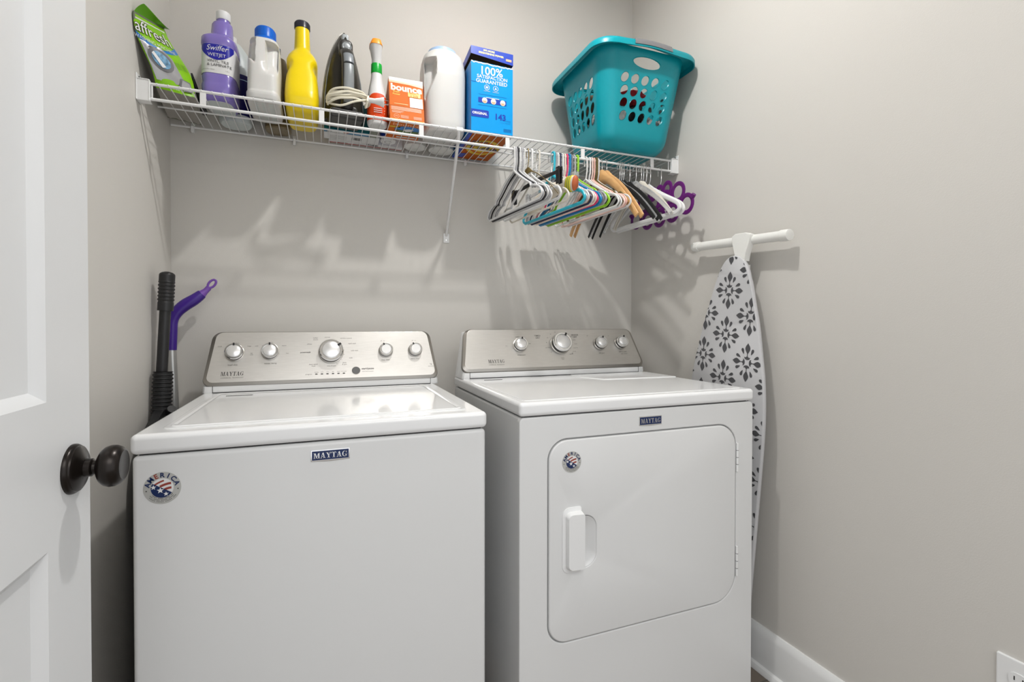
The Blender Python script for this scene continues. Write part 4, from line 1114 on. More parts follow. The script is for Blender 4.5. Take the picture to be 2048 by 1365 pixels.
def small_blue_bottle():
    t = thing('blue_label_bottle', 'small white bottle with a blue label between the spray bottle and orange box', 'bottle', (.671, -.090, TOP))
    m = MB(); m.loft([(0, 0, 0, .024, .022, 2.4), (.003, 0, 0, .027, .025, 2.4), (.10, 0, 0, .027, .025, 2.4), (.125, 0, 0, .021, .020, 2.2), (.14, 0, 0, .013, .013, 2), (.150, 0, 0, .013, .013, 2)], 'paper_white', seg=32)
    m.lathe([(.011, -.0002), (.0125, -.0002)], 'ink_soft', cap=False, seg=20); m.build('bottle_body', t)
    m = MB(); m.loft([(.012, 0, 0, .0275, .0255, 2.4), (.075, 0, 0, .0275, .0255, 2.4)], 'box_blue', cap=False); m.loft([(.075, 0, 0, .0275, .0255, 2.4), (.10, 0, 0, .0275, .0255, 2.4)], 'pale_blue', cap=False); m.build('label', t)
    m = MB(); m.lathe([(.014, 0), (.014, .014), (.011, .017), (0, .017)], 'white', M=T(0, 0, .149), seg=20); m.build('cap', t)
small_blue_bottle()

def bounce():
    t = thing('dryer_sheet_box', 'orange dryer sheet carton with a slanted white-topped flap front', 'box', (.7105, -.200, TOP + .0018), -.012)
    hx, y0, y1, h = .0545, -.0765, .0765, .158
    m = MB(); yt = -.036        # top edge set back: the front leans
    sec = [(y0, 0), (y1, 0), (y1, .118), (yt + .02, h), (yt, h)]
    N = len(sec); V = [(-hx, y, z) for y, z in sec] + [(hx, y, z) for y, z in sec]
    m.faces(V, [tuple(range(N))], 'orange_deep', double=True); m.faces(V, [tuple(range(N, 2 * N))], 'orange', double=True)
    cols = ['orange', 'orange', 'orange', 'white', 'orange']
    for k in range(N):
        k2 = (k + 1) % N
        m.faces([V[k], V[k2], V[k2 + N], V[k + N]], [(0, 1, 2, 3)], cols[k], double=True)
    # front print frame
    L = sqrt((yt - y0) ** 2 + h * h); P = frame((0, y0, 0), (1, 0, 0), (0, yt - y0, h)) @ T(0, 0, .0005)
    m.poly([(-hx, L), (-hx, L * .93), (hx, L * .90), (hx, L)], 'white', P); m.poly([(-hx, L * .93), (-hx, L * .88), (hx * .2, L * .875), (hx, L * .84), (hx, L * .90)], 'peach_light', P)
    m.poly([(-hx, 0), (hx, 0), (hx, .010), (-hx, .010)], 'gold', P)
    for k in range(9): m.box((-hx * .9 + k * .0125, .003, 0), (-hx * .9 + k * .0125 + .009, .0065, .0003), 'ink_soft', M=P)
    m.text('bounce', .034, 'peach_light', P @ T(.0, L * .770, .0002), bold=.045); m.text('bounce', .033, 'white', P @ T(.0, L * .775, .0006), bold=.015)
    m.text('Fresh\nPower', .0088, 'gold', P @ T(-.032, L * .648, .0003), bold=.02)
    m.prism(rrect(.005, L * .60, .045, L * .70, .003), .0004, 'gold', P); m.text('SELECT\nA SIZE', .0095, 'orange_deep', P @ T(.025, L * .652, .0006), bold=.02)
    barcode(m, P, .012, L * .375, .037, L * .185, 'mid_grey', 7, .0008, 'white')
    m.box((-.040, L * .40, 0), (.004, L * .415, .0003), 'orange_cap', M=P); m.box((-hx, L * .355, 0), (hx, L * .358, .0003), 'orange_deep', M=P)
    for k in range(5): m.box((-.050, L * (.33 - k * .017), 0), (.046, L * (.339 - k * .017), .0003), 'peach_light', M=P)
    for k in range(3): m.box((-.048, L * (.235 - k * .018), 0), (-.010 - k * .005, L * (.243 - k * .018), .0003), 'peach_light', M=P)
    m.lathe([(.0075, 0), (.0084, 0)], 'peach_light', M=P @ T(-.034, L * .125, .0003), cap=False, seg=20); m.text('PG', .007, 'peach_light', P @ T(-.034, L * .125, .0004))
    for k in range(4): m.box((-.021, L * (.148 - k * .017), 0), (.004, L * (.155 - k * .017), .0003), 'peach_light', M=P); m.box((.020, L * (.148 - k * .017), 0), (.046, L * (.155 - k * .017), .0003), 'peach_light', M=P)
    m.box((-hx - .0004, -.055, .03), (-hx, -.03, .07), 'peach_light')
    # underside print
    B = BT @ T(0, 0, .0005)
    m.text('bounce', .030, 'peach_light', B @ T(.0, .058, 0), bold=.01)
    m.poly([(*p, 0) for p in arc(.012, .018, .046, 0, 2 * pi, 30, .030)[:-1]], 'blue_band', B); m.poly([(*p, 0) for p in arc(.012, .018, .046, pi * 1.05, pi * 1.95, 20, .030)], 'leaf', B @ T(0, 0, .0004))
    m.poly([(-.008, .020), (.012, .030), (.028, .028), (.018, .008), (.004, .004)], 'white', B @ T(0, 0, .0008))
    m.poly([(-.052, .04), (-.018, .04), (-.018, .030), (-.052, .030)], 'gold', B); m.poly([(-hx, -.02), (hx, -.02), (hx, -.028), (-hx, -.028)], 'steel_blue', B)
    m.poly([(-.02, -.045), (.05, -.045), (.05, -.055), (-.02, -.055)], 'white', B)
    m.build('carton', t, smooth=20)
bounce()

for nm, x, y, rx_, lab in (('a', .770, -.062, .040, 'squat white tub seen from below, behind the orange dryer sheet carton'), ('b', .868, -.058, .046, 'squat white tub seen from below, behind the big white jug')):
    t = thing('plastic_tub', lab, 'tub', (x, y, TOP), 0, None)
    m = MB(); m.loft([(0, 0, 0, rx_ * .86, rx_ * .80, 2.2), (.004, 0, 0, rx_, rx_ * .94, 2.2), (.02, 0, 0, rx_, rx_ * .95, 2.2), (.100, 0, 0, rx_, rx_ * .95, 2.2), (.112, 0, 0, rx_ * .8, rx_ * .78, 2)], 'frosted_warm', seg=36); m.build('tub_body', t)
    m = MB(); m.loft([(.112, 0, 0, rx_ * .72, rx_ * .72, 2), (.128, 0, 0, rx_ * .72, rx_ * .72, 2), (.130, 0, 0, rx_ * .66, rx_ * .66, 2)], 'white', seg=30); m.build('lid', t)

def big_jug():
    t = thing('detergent_jug', 'large rounded white detergent jug with a pale blue lid', 'jug', (.8420, -.190, TOP))
    m = MB(); seg = 96; t2 = bmesh.new(); rings = []
    seg = 180
    S = [(0, .058, .062, 3), (.003, .065, .070, 3), (.012, .0700, .076, 3.2), (.03, .0720, .078, 3.3), (.12, .0725, .078, 3.3), (.19, .0735, .077, 3.3), (.225, .0730, .074, 3.1), (.25, .0700, .068, 2.8), (.268, .0650, .062, 2.5), (.280, .0520, .053, 2.3), (.284, .044, .046, 2.1)]
    def interp(z):
        for a, b in zip(S, S[1:]):
            if z <= b[0]: f = (z - a[0]) / (b[0] - a[0]); return [a[i] + (b[i] - a[i]) * f for i in range(4)]
        return S[-1]
    def sm(e0, e1, x): q = max(0, min(1, (x - e0) / (e1 - e0))); return q * q * (3 - 2 * q)
    for z in [0, .003, .007] + [.012 + .272 * k / 70 for k in range(71)]:
        _, hx, hy, n = interp(z); ring = []
        for k in range(seg):
            a = (k + .5) * 2 * pi / seg; c, s_ = cos(a), sin(a)
            x = hx * math.copysign(abs(c) ** (2 / n), c); y = hy * math.copysign(abs(s_) ** (2 / n), s_)
            wl = -.048 + .030 * sm(.10, .20, z); g = sm(.095, .125, z) * (1 - sm(.232, .246, z)) * sm(.1, -.25, s_) * sm(-.026, -.032, x) * (1 - sm(-.064, -.069, x) * .7) * sm(wl + .004 - .02, wl - .012 - .02 + .012, x - .0) 
            y += .040 * g * (1 if x < -.026 else 0)
            ring.append(t2.verts.new((x, y, z)))
        rings.append(ring)
    for A, B in zip(rings, rings[1:]):
        for k in range(seg): t2.faces.new((A[k], A[(k + 1) % seg], B[(k + 1) % seg], B[k]))
    t2.faces.new(rings[0][::-1]); t2.faces.new(rings[-1]); bmesh.ops.recalc_face_normals(t2, faces=t2.faces[:])
    m.add(t2, 'jug_white'); m.build('jug_body', t, smooth=60)
    m = MB(); m.lathe([(.045, .279), (.049, .281), (.048, .292), (.040, .298), (0, .300)], 'pale_blue', seg=40); m.build('cap', t)
big_jug()

def tide_box():
    t = thing('detergent_powder_box', 'tall bright blue detergent carton with an open dark blue lid and orange base', 'box', (.9915, -.1555, TOP + .0026), -.018)
    hx, hy, h = .0735, .140, .232; dep = hy
    m = MB(); c = .0006
    V = [(-hx, -hy, 0), (hx, -hy, 0), (hx, hy, 0), (-hx, hy, 0), (-hx, -hy, h), (hx, -hy, h - .004), (hx, hy, h), (-hx, hy, h)]
    def q(a, b, c_, d, mt): m.faces([V[a], V[b], V[c_], V[d]], [(0, 1, 2, 3)], mt, double=True)
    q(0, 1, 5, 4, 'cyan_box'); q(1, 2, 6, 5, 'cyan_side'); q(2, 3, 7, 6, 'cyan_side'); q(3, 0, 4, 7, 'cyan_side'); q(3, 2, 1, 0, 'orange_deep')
    # inner walls of the torn opening
    V2 = [(x * .985, y * .985, z) for x, y, z in V]
    for a, b in ((0, 1), (1, 2), (2, 3), (3, 0)): m.faces([V2[a], V2[b], V2[b + 4], V2[a + 4]], [(0, 1, 2, 3)], 'cardboard', double=True)
    m.faces([(-hx * .98, -hy * .98, .16), (hx * .98, -hy * .98, .16), (hx * .98, hy * .98, .16), (-hx * .98, hy * .98, .16)], [(0, 1, 2, 3)], 'paper_white', double=True)
    P = FR @ T(0, 0, hy + .0004)
    # torn white edge
    rnd = random.Random(2); pts = [(-hx, h - .006)] ; N = 40
    for k in range(N + 1): pts.append((-hx + 2 * hx * k / N, h - .003 - .004 * k / N + rnd.uniform(0, .0035)))
    for k in range(N):
        a, b = pts[k + 1], pts[k + 2] if k + 2 < len(pts) else pts[-1]
        m.poly([(a[0], a[1] - .004), (b[0], b[1] - .004), b, a], 'paper_white', P)
    m.text('100%', .038, 'white', P @ T(-.004, .203, .0002), bold=.016); m.text('SATISFACTION', .0160, 'white', P @ T(.0, .1830, .0002), bold=.018); m.text('GUARANTEED', .0170, 'white', P @ T(-.002, .1680, .0002), bold=.018)
    for x in (-.019, .012):
        m.lathe([(.0078, 0), (.0092, 0)], 'white', M=P @ T(x, .1495, .0003), cap=False, seg=24)
        m.box((x - .011, .1365, 0), (x + .011, .1375, .0003), 'white', M=P)
    m.box((-.023, .146, 0), (-.015, .153, .0003), 'white', M=P); m.poly([(.008, .146), (.016, .146), (.012, .155)], 'white', P @ T(0, 0, .0003))
    m.box((-.049, .097, 0), (.050, .1135, .0003), 'box_blue', M=P); m.box((-.022, .1145, 0), (.024, .1165, .0003), 'white', M=P); 
    m.box((-.049, .124, 0), (.050, .1245, .0003), 'box_blue', M=P); m.box((-.049, .088, 0), (.050, .0885, .0003), 'box_blue', M=P)
    for x in (-.027, .004, .037): m.poly([(*p, .0006) for p in arc(x, .105, .0095, 0, 2 * pi, 20)[:-1]], 'white', P); m.poly([(*p, .0009) for p in arc(x, .1035, .0065, 0, 2 * pi, 20)[:-1]], 'peach_light', P); m.box((x - .006, .104, .0009), (x + .006, .109, .0011), 'white', M=P)
    m.prism(rrect(-hx, .047, -.012, .072, (.0, .005, .005, .0)), .0003, 'box_blue', P); m.text('ORIGINAL', .0112, 'white', P @ T(-.044, .0595, .0006), bold=.04)
    m.text('143', .028, 'box_blue', P @ T(.028, .055, .0002), bold=.03); m.text('LOADS', .006, 'blue_band', P @ T(.056, .046, .0002)); m.text('7.2 KG  253 OZ', .0055, 'blue_band', P @ T(.045, .038, .0002))
    m.box((-hx, .1625, 0), (-hx + .016, .165, .0003), 'blue_band', M=P)
    for k in range(4): m.box((.040, .018 - k * .003, 0), (.068, .0192 - k * .003, .0003), 'blue_band', M=P)
    # underside
    B = BT @ T(0, 0, .0006)
    m.poly([(-hx, -hy), (-hx + .018, -hy), (-hx + .010, hy), (-hx, hy)], 'box_blue', B)
    m.poly([(*p, .0002) for p in arc(.010, -.005, .060, 0, 2 * pi, 36, .075)[:-1]], 'gold', B); m.poly([(*p, .0004) for p in arc(.010, -.005, .046, 0, 2 * pi, 36, .058)[:-1]], 'orange', B); m.poly([(*p, .0006) for p in arc(.010, -.005, .034, 0, 2 * pi, 36, .045)[:-1]], 'gold', B)
    m.text('Tide', .066, 'navy', B @ T(.008, -.010, .0014), bold=.015); m.text('CLEANS', .024, 'navy', B @ T(-.030, .050, .0014), bold=.015)
    m.poly([(-hx * .9, -hy * .9, .0005), (-hx * .5, -hy * .9, .0005), (-hx * .45, -hy * .55, .0005), (-hx * .9, -hy * .6, .0005)], 'box_blue', B); m.box((.02, -hy * .8, 0), (.05, -hy * .74, .0005), 'pale_blue', M=B)
    m.build('carton', t, smooth=20)
    # hinged lid: tilted up from the back edge
    m = MB(); ang = radians(4.6)
    ML = T(0, hy, h - .002) @ RX(-ang) @ RY(.035) @ T(0, -hy, 0)
    zz = .027
    A = [(-hx - .001, -hy - .001, 0), (hx + .001, -hy - .001, -.013), (hx + .001, hy, 0), (-hx - .001, hy, 0), (-hx - .001, -hy - .001, zz), (hx + .001, -hy - .001, zz), (hx + .001, hy, zz), (-hx - .001, hy, zz)]
    for q_, mt in (((0, 1, 5, 4), 'box_blue'), ((1, 2, 6, 5), 'box_blue'), ((3, 0, 4, 7), 'box_blue'), ((4, 5, 6, 7), 'orange')): m.faces([A[i] for i in q_], [(0, 1, 2, 3)], mt, M=ML, double=True)
    A2 = [(x * .985, y * .992, z - .0006 + (.013 if z < -.01 else 0)) for x, y, z in A]
    for q_ in ((0, 1, 5, 4), (1, 2, 6, 5), (3, 0, 4, 7), (4, 5, 6, 7)): m.faces([A2[i] for i in q_], [(0, 1, 2, 3)], 'cardboard', M=ML, double=True)
    PL = ML @ FR @ T(0, 0, hy + .0015)
    m.text('30% MORE', .0085, 'cream_print', PL @ T(-.012, .0190, 0), bold=.05); m.text('BRIGHTENING POWER', .0085, 'cream_print', PL @ T(-.004, .0090, 0), bold=.05)
    m.box((hx * .66, -.002, -.0004), (hx * .93, .006, .0004), 'peach_light', M=PL)
    m.build('lid', t, smooth=20)
tide_box()

def black_brush():
    t = thing('black_brush', 'black pointed brush handle propped between the green pouch and purple bottle', 'brush', (.1195, -.130, TOP))
    m = MB(); P = catmull([(.0, .010, .008), (.0, -.02, .010), (-.003, -.055, .030), (-.009, -.075, .056), (-.014, -.086, .078)], 6)
    n = len(P); m.tube([tuple(p) for p in P], [.0075 - .0055 * (k / n) ** 1.6 for k in range(n)], 'black', seg=12); m.build('handle', t)
    m = MB(); m.box((-.0095, -.010, .0005), (.004, .024, .016), 'black', bev=.004); m.build('brush_head', t)
black_brush()
# ------------------------------------------------------------------ hangers on the lower rail
mat('h_white', (0.74, 0.74, 0.74), 0.35); mat('h_grey', (0.42, 0.42, 0.44), 0.35); mat('h_black', (0.02, 0.02, 0.025), 0.35)
mat('h_ivory', (0.70, 0.66, 0.58), 0.4); mat('h_ltblue', (0.36, 0.66, 0.76), 0.35); mat('h_cyan', (0.03, 0.45, 0.58), 0.35); mat('h_navy', (0.015, 0.022, 0.07), 0.35)
mat('h_cream', (0.82, 0.66, 0.56), 0.35); mat('h_pink', (0.78, 0.035, 0.15), 0.35); mat('h_blue', (0.0, 0.20, 0.45), 0.35); mat('h_slate', (0.20, 0.21, 0.24), 0.4)
mat('h_lime', (0.28, 0.58, 0.03), 0.35); mat('h_blush', (0.84, 0.62, 0.56), 0.35); mat('h_peach', (0.82, 0.48, 0.40), 0.35); mat('h_olive', (0.10, 0.075, 0.015), 0.4, var=.5, vscale=300)
mat('wood', (0.62, 0.36, 0.15), 0.35, var=0.12, vscale=30, bstretch=(1, .2, 1), coat=.2); mat('velvet', (0.01, 0.01, 0.01), 0.9)
mat('clear', (0.86, 0.87, 0.88), 0.12, trans=0.75, ior=1.2); mat('purple', (0.12, 0.008, 0.15), 0.4); mat('gold_wire', (0.30, 0.22, 0.08), 0.3, metal=.7)
mat('canvas', (0.68, 0.62, 0.52), 0.8, bump=.3, bscale=400); mat('lemon', (0.62, 0.55, 0.03), 0.6); mat('rust', (0.50, 0.12, 0.04), 0.6)
HK = ZL + .0042     # top of the hanging rail
def hook_pts(neck, r=.0105, tip=-.024):
    """open hook over the rail; local origin = rail axis; runs from free tip to the neck"""
    return [(0, r * 1.05, tip), (0, r * 1.08, -.006)] + [(0, r * cos(a), .0000 + r * sin(a)) for a in [radians(q) for q in range(15, 181, 22)]] + [(0, -r, -.012), (0, -r * .95, neck * .62), (0, -r * .35, neck * .86), (0, 0, neck)]
def hanger_root(label, x, rz, cat='hanger', name='clothes_hanger', group='hangers on the lower rail', tilt=0):
    t = thing(name, label, cat, (x, SY, ZL), rz, group)
    if tilt: t.rotation_euler = (tilt, 0, rz)
    return t
def tubular(label, x, rz, m_, r=.0027, half=.208, drop=-.205, neck=-.072, notch=True, chrome=None, dy=.015, bar=True, tilt=0, flat=1.35):
    t = hanger_root(label, x, rz, tilt=tilt)
    m = MB(); hr = r * (.22 if chrome else .98)
    H_ = catmull(hook_pts(neck, .0042 + hr + .0009 + (.003 if chrome else 0)), 3)
    m.tube([tuple(p) for p in H_], hr, 'chrome' if chrome else m_, seg=8)
    if chrome: m.build('hook', t); m = MB()
    P = [(0, dy * 0, neck), (0, .045 + dy, neck - .022), (0, .105 + dy, neck - .058)]
    if notch: P += [(0, .128 + dy, neck - .070), (0, .137 + dy, neck - .083), (0, .148 + dy, neck - .082)]
    P += [(0, half - .022 + dy, drop + .038), (0, half - .004 + dy, drop + .020), (0, half - .004 + dy, drop + .009), (0, half - .018 + dy, drop)]
    right = P; left = [(0, 2 * dy * 0 - (p[1] - dy) + dy, p[2]) for p in P]
    left[0] = (0, 0, neck)
    A = catmull(right, 4); B = catmull(left, 4)
    loop = A + list(reversed(B))
    if bar: m.tube([tuple(p) for p in loop[:-1]], r, m_, seg=8, closed=True, up=(1, 0, 0), flat=flat)
    else:
        m.tube([tuple(p) for p in A], r, m_, seg=8, up=(1, 0, 0), flat=flat); m.tube([tuple(p) for p in B], r, m_, seg=8, up=(1, 0, 0), flat=flat)
    m.build('hanger_body', t)
    return t
def arm(label, x, rz, m_, thick=.010, hgt=.014, neck=-.060, end=-.232, half=.205, dy=.012, hookm='chrome', hr=.0013, name='clothes_hanger', tilt=0, clips=False, barz=None):
    """shaped hanger with solid shoulders and a wire hook"""
    t = hanger_root(label, x, rz, name=name, tilt=tilt)
    m = MB(); H_ = catmull(hook_pts(neck, .0042 + hr + .003, tip=-.018), 3); m.tube([tuple(p) for p in H_], hr, hookm, seg=8); m.build('hook', t)
    m = MB(); n = 22; pts = []; rad = []
    for k in range(-n, n + 1):
        f = k / n; a = abs(f)
        z = neck - .010 + (end - neck + .010) * (a ** 1.55) + .004 * math.exp(-(a * 8) ** 2)
        pts.append((0.006 * a * a, dy + half * f - dy * (1 - a) , z)); rad.append(hgt * (1.0 - .35 * a) + .010 * math.exp(-(a * 9) ** 2))
    m.tube(pts, rad, m_, seg=10, up=(0, 0, 1), flat=thick / hgt); 
    if barz: m.tube([(0, dy - half * .86, barz), (0, dy + half * .86, barz)], .0022, m_, seg=8)
    m.build('hanger_body', t)
    return t

tb = tubular
tb('white plastic hanger, leftmost on the rail', 1.0655, .095, 'h_white')
tb('pale grey plastic hanger, second from the left on the rail', 1.0722, .095, 'h_grey', tilt=.01)
tb('black plastic hanger, the darkest of the front left cluster', 1.0792, .095, 'h_black', drop=-.207)
tb('white plastic hanger just right of the black one', 1.0866, .09, 'h_white', tilt=-.01)
tb('mid grey plastic hanger in the left cluster', 1.0948, .09, 'h_grey', drop=-.203)
tb('white plastic hanger closing the left cluster', 1.1022, .085, 'h_white', tilt=.015)
arm('thin gold wire hanger hooked right of the left white cluster', 1.1160, .085, 'gold_wire', .0006, .0018, hookm='gold_wire', hr=.0015, end=-.19, barz=-.19)
tb('white plastic hanger swinging free right of the left cluster', 1.1300, .10, 'h_white', r=.0036, drop=-.200, neck=-.078)
tb('ivory plastic hanger between two wire hooks', 1.1580, .10, 'h_ivory', r=.0028)
tb('light blue plastic hanger whose near corner shows as bright cyan', 1.2146, .10, 'h_cyan', r=.0042)
tb('light grey plastic hanger right behind the cyan one', 1.2246, .09, 'h_grey', drop=-.206)
tb('white plastic hanger before the navy one', 1.2318, .09, 'h_white', drop=-.202)
tb('dark navy blue plastic hanger on the rail', 1.2401, .09, 'h_navy', drop=-.207)
tb('white plastic hanger between the navy and cream ones', 1.2495, .09, 'h_white', drop=-.203)
tb('pale cream pink plastic hanger left of the hot pink one', 1.2588, .085, 'h_cream', drop=-.205)
tb('hot pink plastic hanger on the rail', 1.2678, .085, 'h_pink', drop=-.202, tilt=.02)
tb('strong blue plastic hanger behind the hot pink one', 1.2768, .085, 'h_blue', r=.004, drop=-.207)
tb('dark slate grey plastic hanger', 1.2858, .08, 'h_slate', drop=-.205)
tb('light grey plastic hanger turned slightly, left of the lime one', 1.2975, .08, 'h_grey', drop=-.203)
tb('lime green plastic hanger on the rail', 1.3090, .08, 'h_lime', r=.0038, drop=-.206)
tb('white plastic hanger just right of the shelf rail post', 1.3460, .075, 'h_white', drop=-.206)
tb('white plastic hanger left of the pale pink ones', 1.3600, .07, 'h_white', drop=-.203, tilt=.02)
tb('blush pink plastic hanger', 1.3695, .07, 'h_blush', drop=-.206)
tb('peach pink plastic hanger', 1.3780, .065, 'h_peach', drop=-.204)
tb('olive glitter plastic hanger between peach and wooden ones', 1.3868, .06, 'h_olive', r=.0040, half=.185, drop=-.19)
tb('white plastic hanger right of the olive glitter one', 1.3955, .06, 'h_white', drop=-.203)
arm('natural wooden hanger, left of the pair', 1.4085, .05, 'wood', .0055, .0165, name='wooden_hanger', neck=-.050, end=-.236, half=.212)
arm('natural wooden hanger, right of the pair', 1.4280, .05, 'wood', .0055, .0165, name='wooden_hanger', neck=-.050, end=-.238, half=.214)
arm('black velvet hanger just right of the wooden pair', 1.4855, .04, 'velvet', .002, .011, neck=-.075, end=-.238)
arm('clear plastic hanger between the black velvet ones', 1.4940, .04, 'clear', .002, .009, neck=-.075, end=-.234)
arm('black velvet hanger with curved tips behind the clear one', 1.5025, .038, 'velvet', .002, .011, neck=-.072, end=-.243)
arm('black velvet hanger hanging lowest at the back', 1.5290, .035, 'velvet', .0033, .011, neck=-.075, end=-.236, half=.19)
arm('clear plastic hanger with smoky neck', 1.5571, .03, 'clear', .007, .011, neck=-.070, end=-.215)
arm('ivory arched hanger, first of the pair before the white ones', 1.5810, .03, 'h_ivory', .002, .009, neck=-.065, end=-.205, half=.17)
arm('ivory arched hanger, second of the pair before the white ones', 1.5905, .03, 'h_ivory', .002, .009, neck=-.065, end=-.207, half=.172)
tb('white plastic hanger with chrome hook, third from the right', 1.6035, .03, 'h_white', chrome=True, r=.0060, notch=False, drop=-.205, half=.205, neck=-.068)
tb('white plastic hanger with chrome hook, next to the purple one', 1.6215, .02, 'h_white', chrome=True, r=.0060, notch=False, drop=-.207, half=.205, neck=-.068)

def clip_hanger(label, x, rz, barz=-.110, bm_='black', half=.175, cm_='black'):
    t = hanger_root(label, x, rz, name='clip_hanger')
    m = MB(); m.tube([tuple(p) for p in catmull(hook_pts(barz + .012, .0095), 3)], .0013, 'chrome', seg=8); m.build('hook', t)
    m = MB(); n = 12
    m.tube([(0, -half + 2 * half * k / n + .0, barz - .0 + .008 * (1 - abs(k / n * 2 - 1))) for k in range(n + 1)], [.0085 - .003 * abs(k / n * 2 - 1) for k in range(n + 1)], bm_, seg=10, up=(0, 0, 1), flat=.45); m.build('hanger_body', t)
    for s in (-1, 1):
        m = MB(); y = s * (half - .018)
        m.box((-.0075, y - .010, barz - .040), (-.0025, y + .010, barz + .014), cm_, bev=.002); m.box((.0025, y - .010, barz - .040), (.0075, y + .010, barz + .014), cm_, bev=.002)
        m.tube([(-.009, y, barz + .004), (0, y, barz + .014), (.009, y, barz + .004)], .0015, 'chrome', seg=6); m.build('clip', t)
    return t
clip_hanger('black clip hanger in the left cluster gripping the cream cloth', 1.1440, .10, -.108)
clip_hanger('clear plastic clip hanger just behind the rolled cream cloth', 1.2020, .10, -.118, 'clear', cm_='clear')
def cream_cloth():
    t = thing('rolled_cloth', 'cream rolled cloth with yellow and rust banded end, gripped by the clip hanger', 'cloth', (1.1785, -.365, ZL - .158), .10)
    m = MB(); P = catmull([(0, .165, -.030), (0, .10, -.010), (0, .01, .008), (.001, -.07, .012), (.002, -.135, .004)], 7); n = len(P)
    rads = [min(.028, .012 + .004 * k) - .005 * (k / n) + .0016 * sin(k * 1.7) for k in range(n)]
    m.tube([tuple(p) for p in P], rads, 'canvas', seg=16, flat=.42); m.build('cloth_roll', t, smooth=180)
    m = MB(); Q = P[int(n * .80):int(n * .96)]
    m.tube([tuple(p) for p in Q], [.0262] * len(Q), 'lemon', seg=16, flat=.42)
    for k in (1, len(Q) - 2): m.tube([tuple(Q[k]), tuple(Q[k] + (Q[k] - Q[k - 1]) * .35)], .0266, 'leaf', seg=16, flat=.42)
    Q = P[int(n * .95):] + [P[-1] + Vector((.001, -.006, -.001))]; m.tube([tuple(p) for p in Q], [.0240] * (len(Q) - 1) + [.020], 'rust', seg=16, flat=.42); m.build('cloth_band', t, smooth=180)
cream_cloth()

def scarf_hanger():
    t = hanger_root('purple loop hanger for scarves with round holes, rightmost on the rail', 1.6714, .0, name='scarf_hanger')
    m = MB(); m.tube([tuple(p) for p in catmull(hook_pts(-.070, .0095), 3)], .0013, 'chrome', seg=8); m.build('hook', t)
    m = MB(); rings = []
    for y, z, r in [(-.150, -.165, .031), (-.075, -.182, .029), (0, -.186, .029), (.075, -.182, .029), (.150, -.165, .031), (-.105, -.112, .031), (-.035, -.122, .028), (.035, -.122, .028), (.105, -.112, .031), (-.045, -.084, .022), (.045, -.084, .022), (0, -.082, .016)]:
        pts = [(0, y + r * cos(a), z + r * sin(a)) for a in [k * 2 * pi / 22 for k in range(22)]]
        m.tube(pts, .0032, 'purple', seg=10, closed=True, up=(1, 0, 0), flat=2.6)
    for y in (-.178, -.112, .112, .178): m.tube([(0, y, -.15), (0, y * 1.06, -.140)], .008, 'purple', seg=8)
    for y0, z0, y1, z1 in ((-.12, -.14, .12, -.14), (-.11, -.155, .11, -.155), (-.06, -.100, .06, -.100)): m.box((-.0028, y0, z0 - .006), (.0028, y1, z0 + .006), 'purple', bev=.002)
    m.build('hanger_body', t)
scarf_hanger()

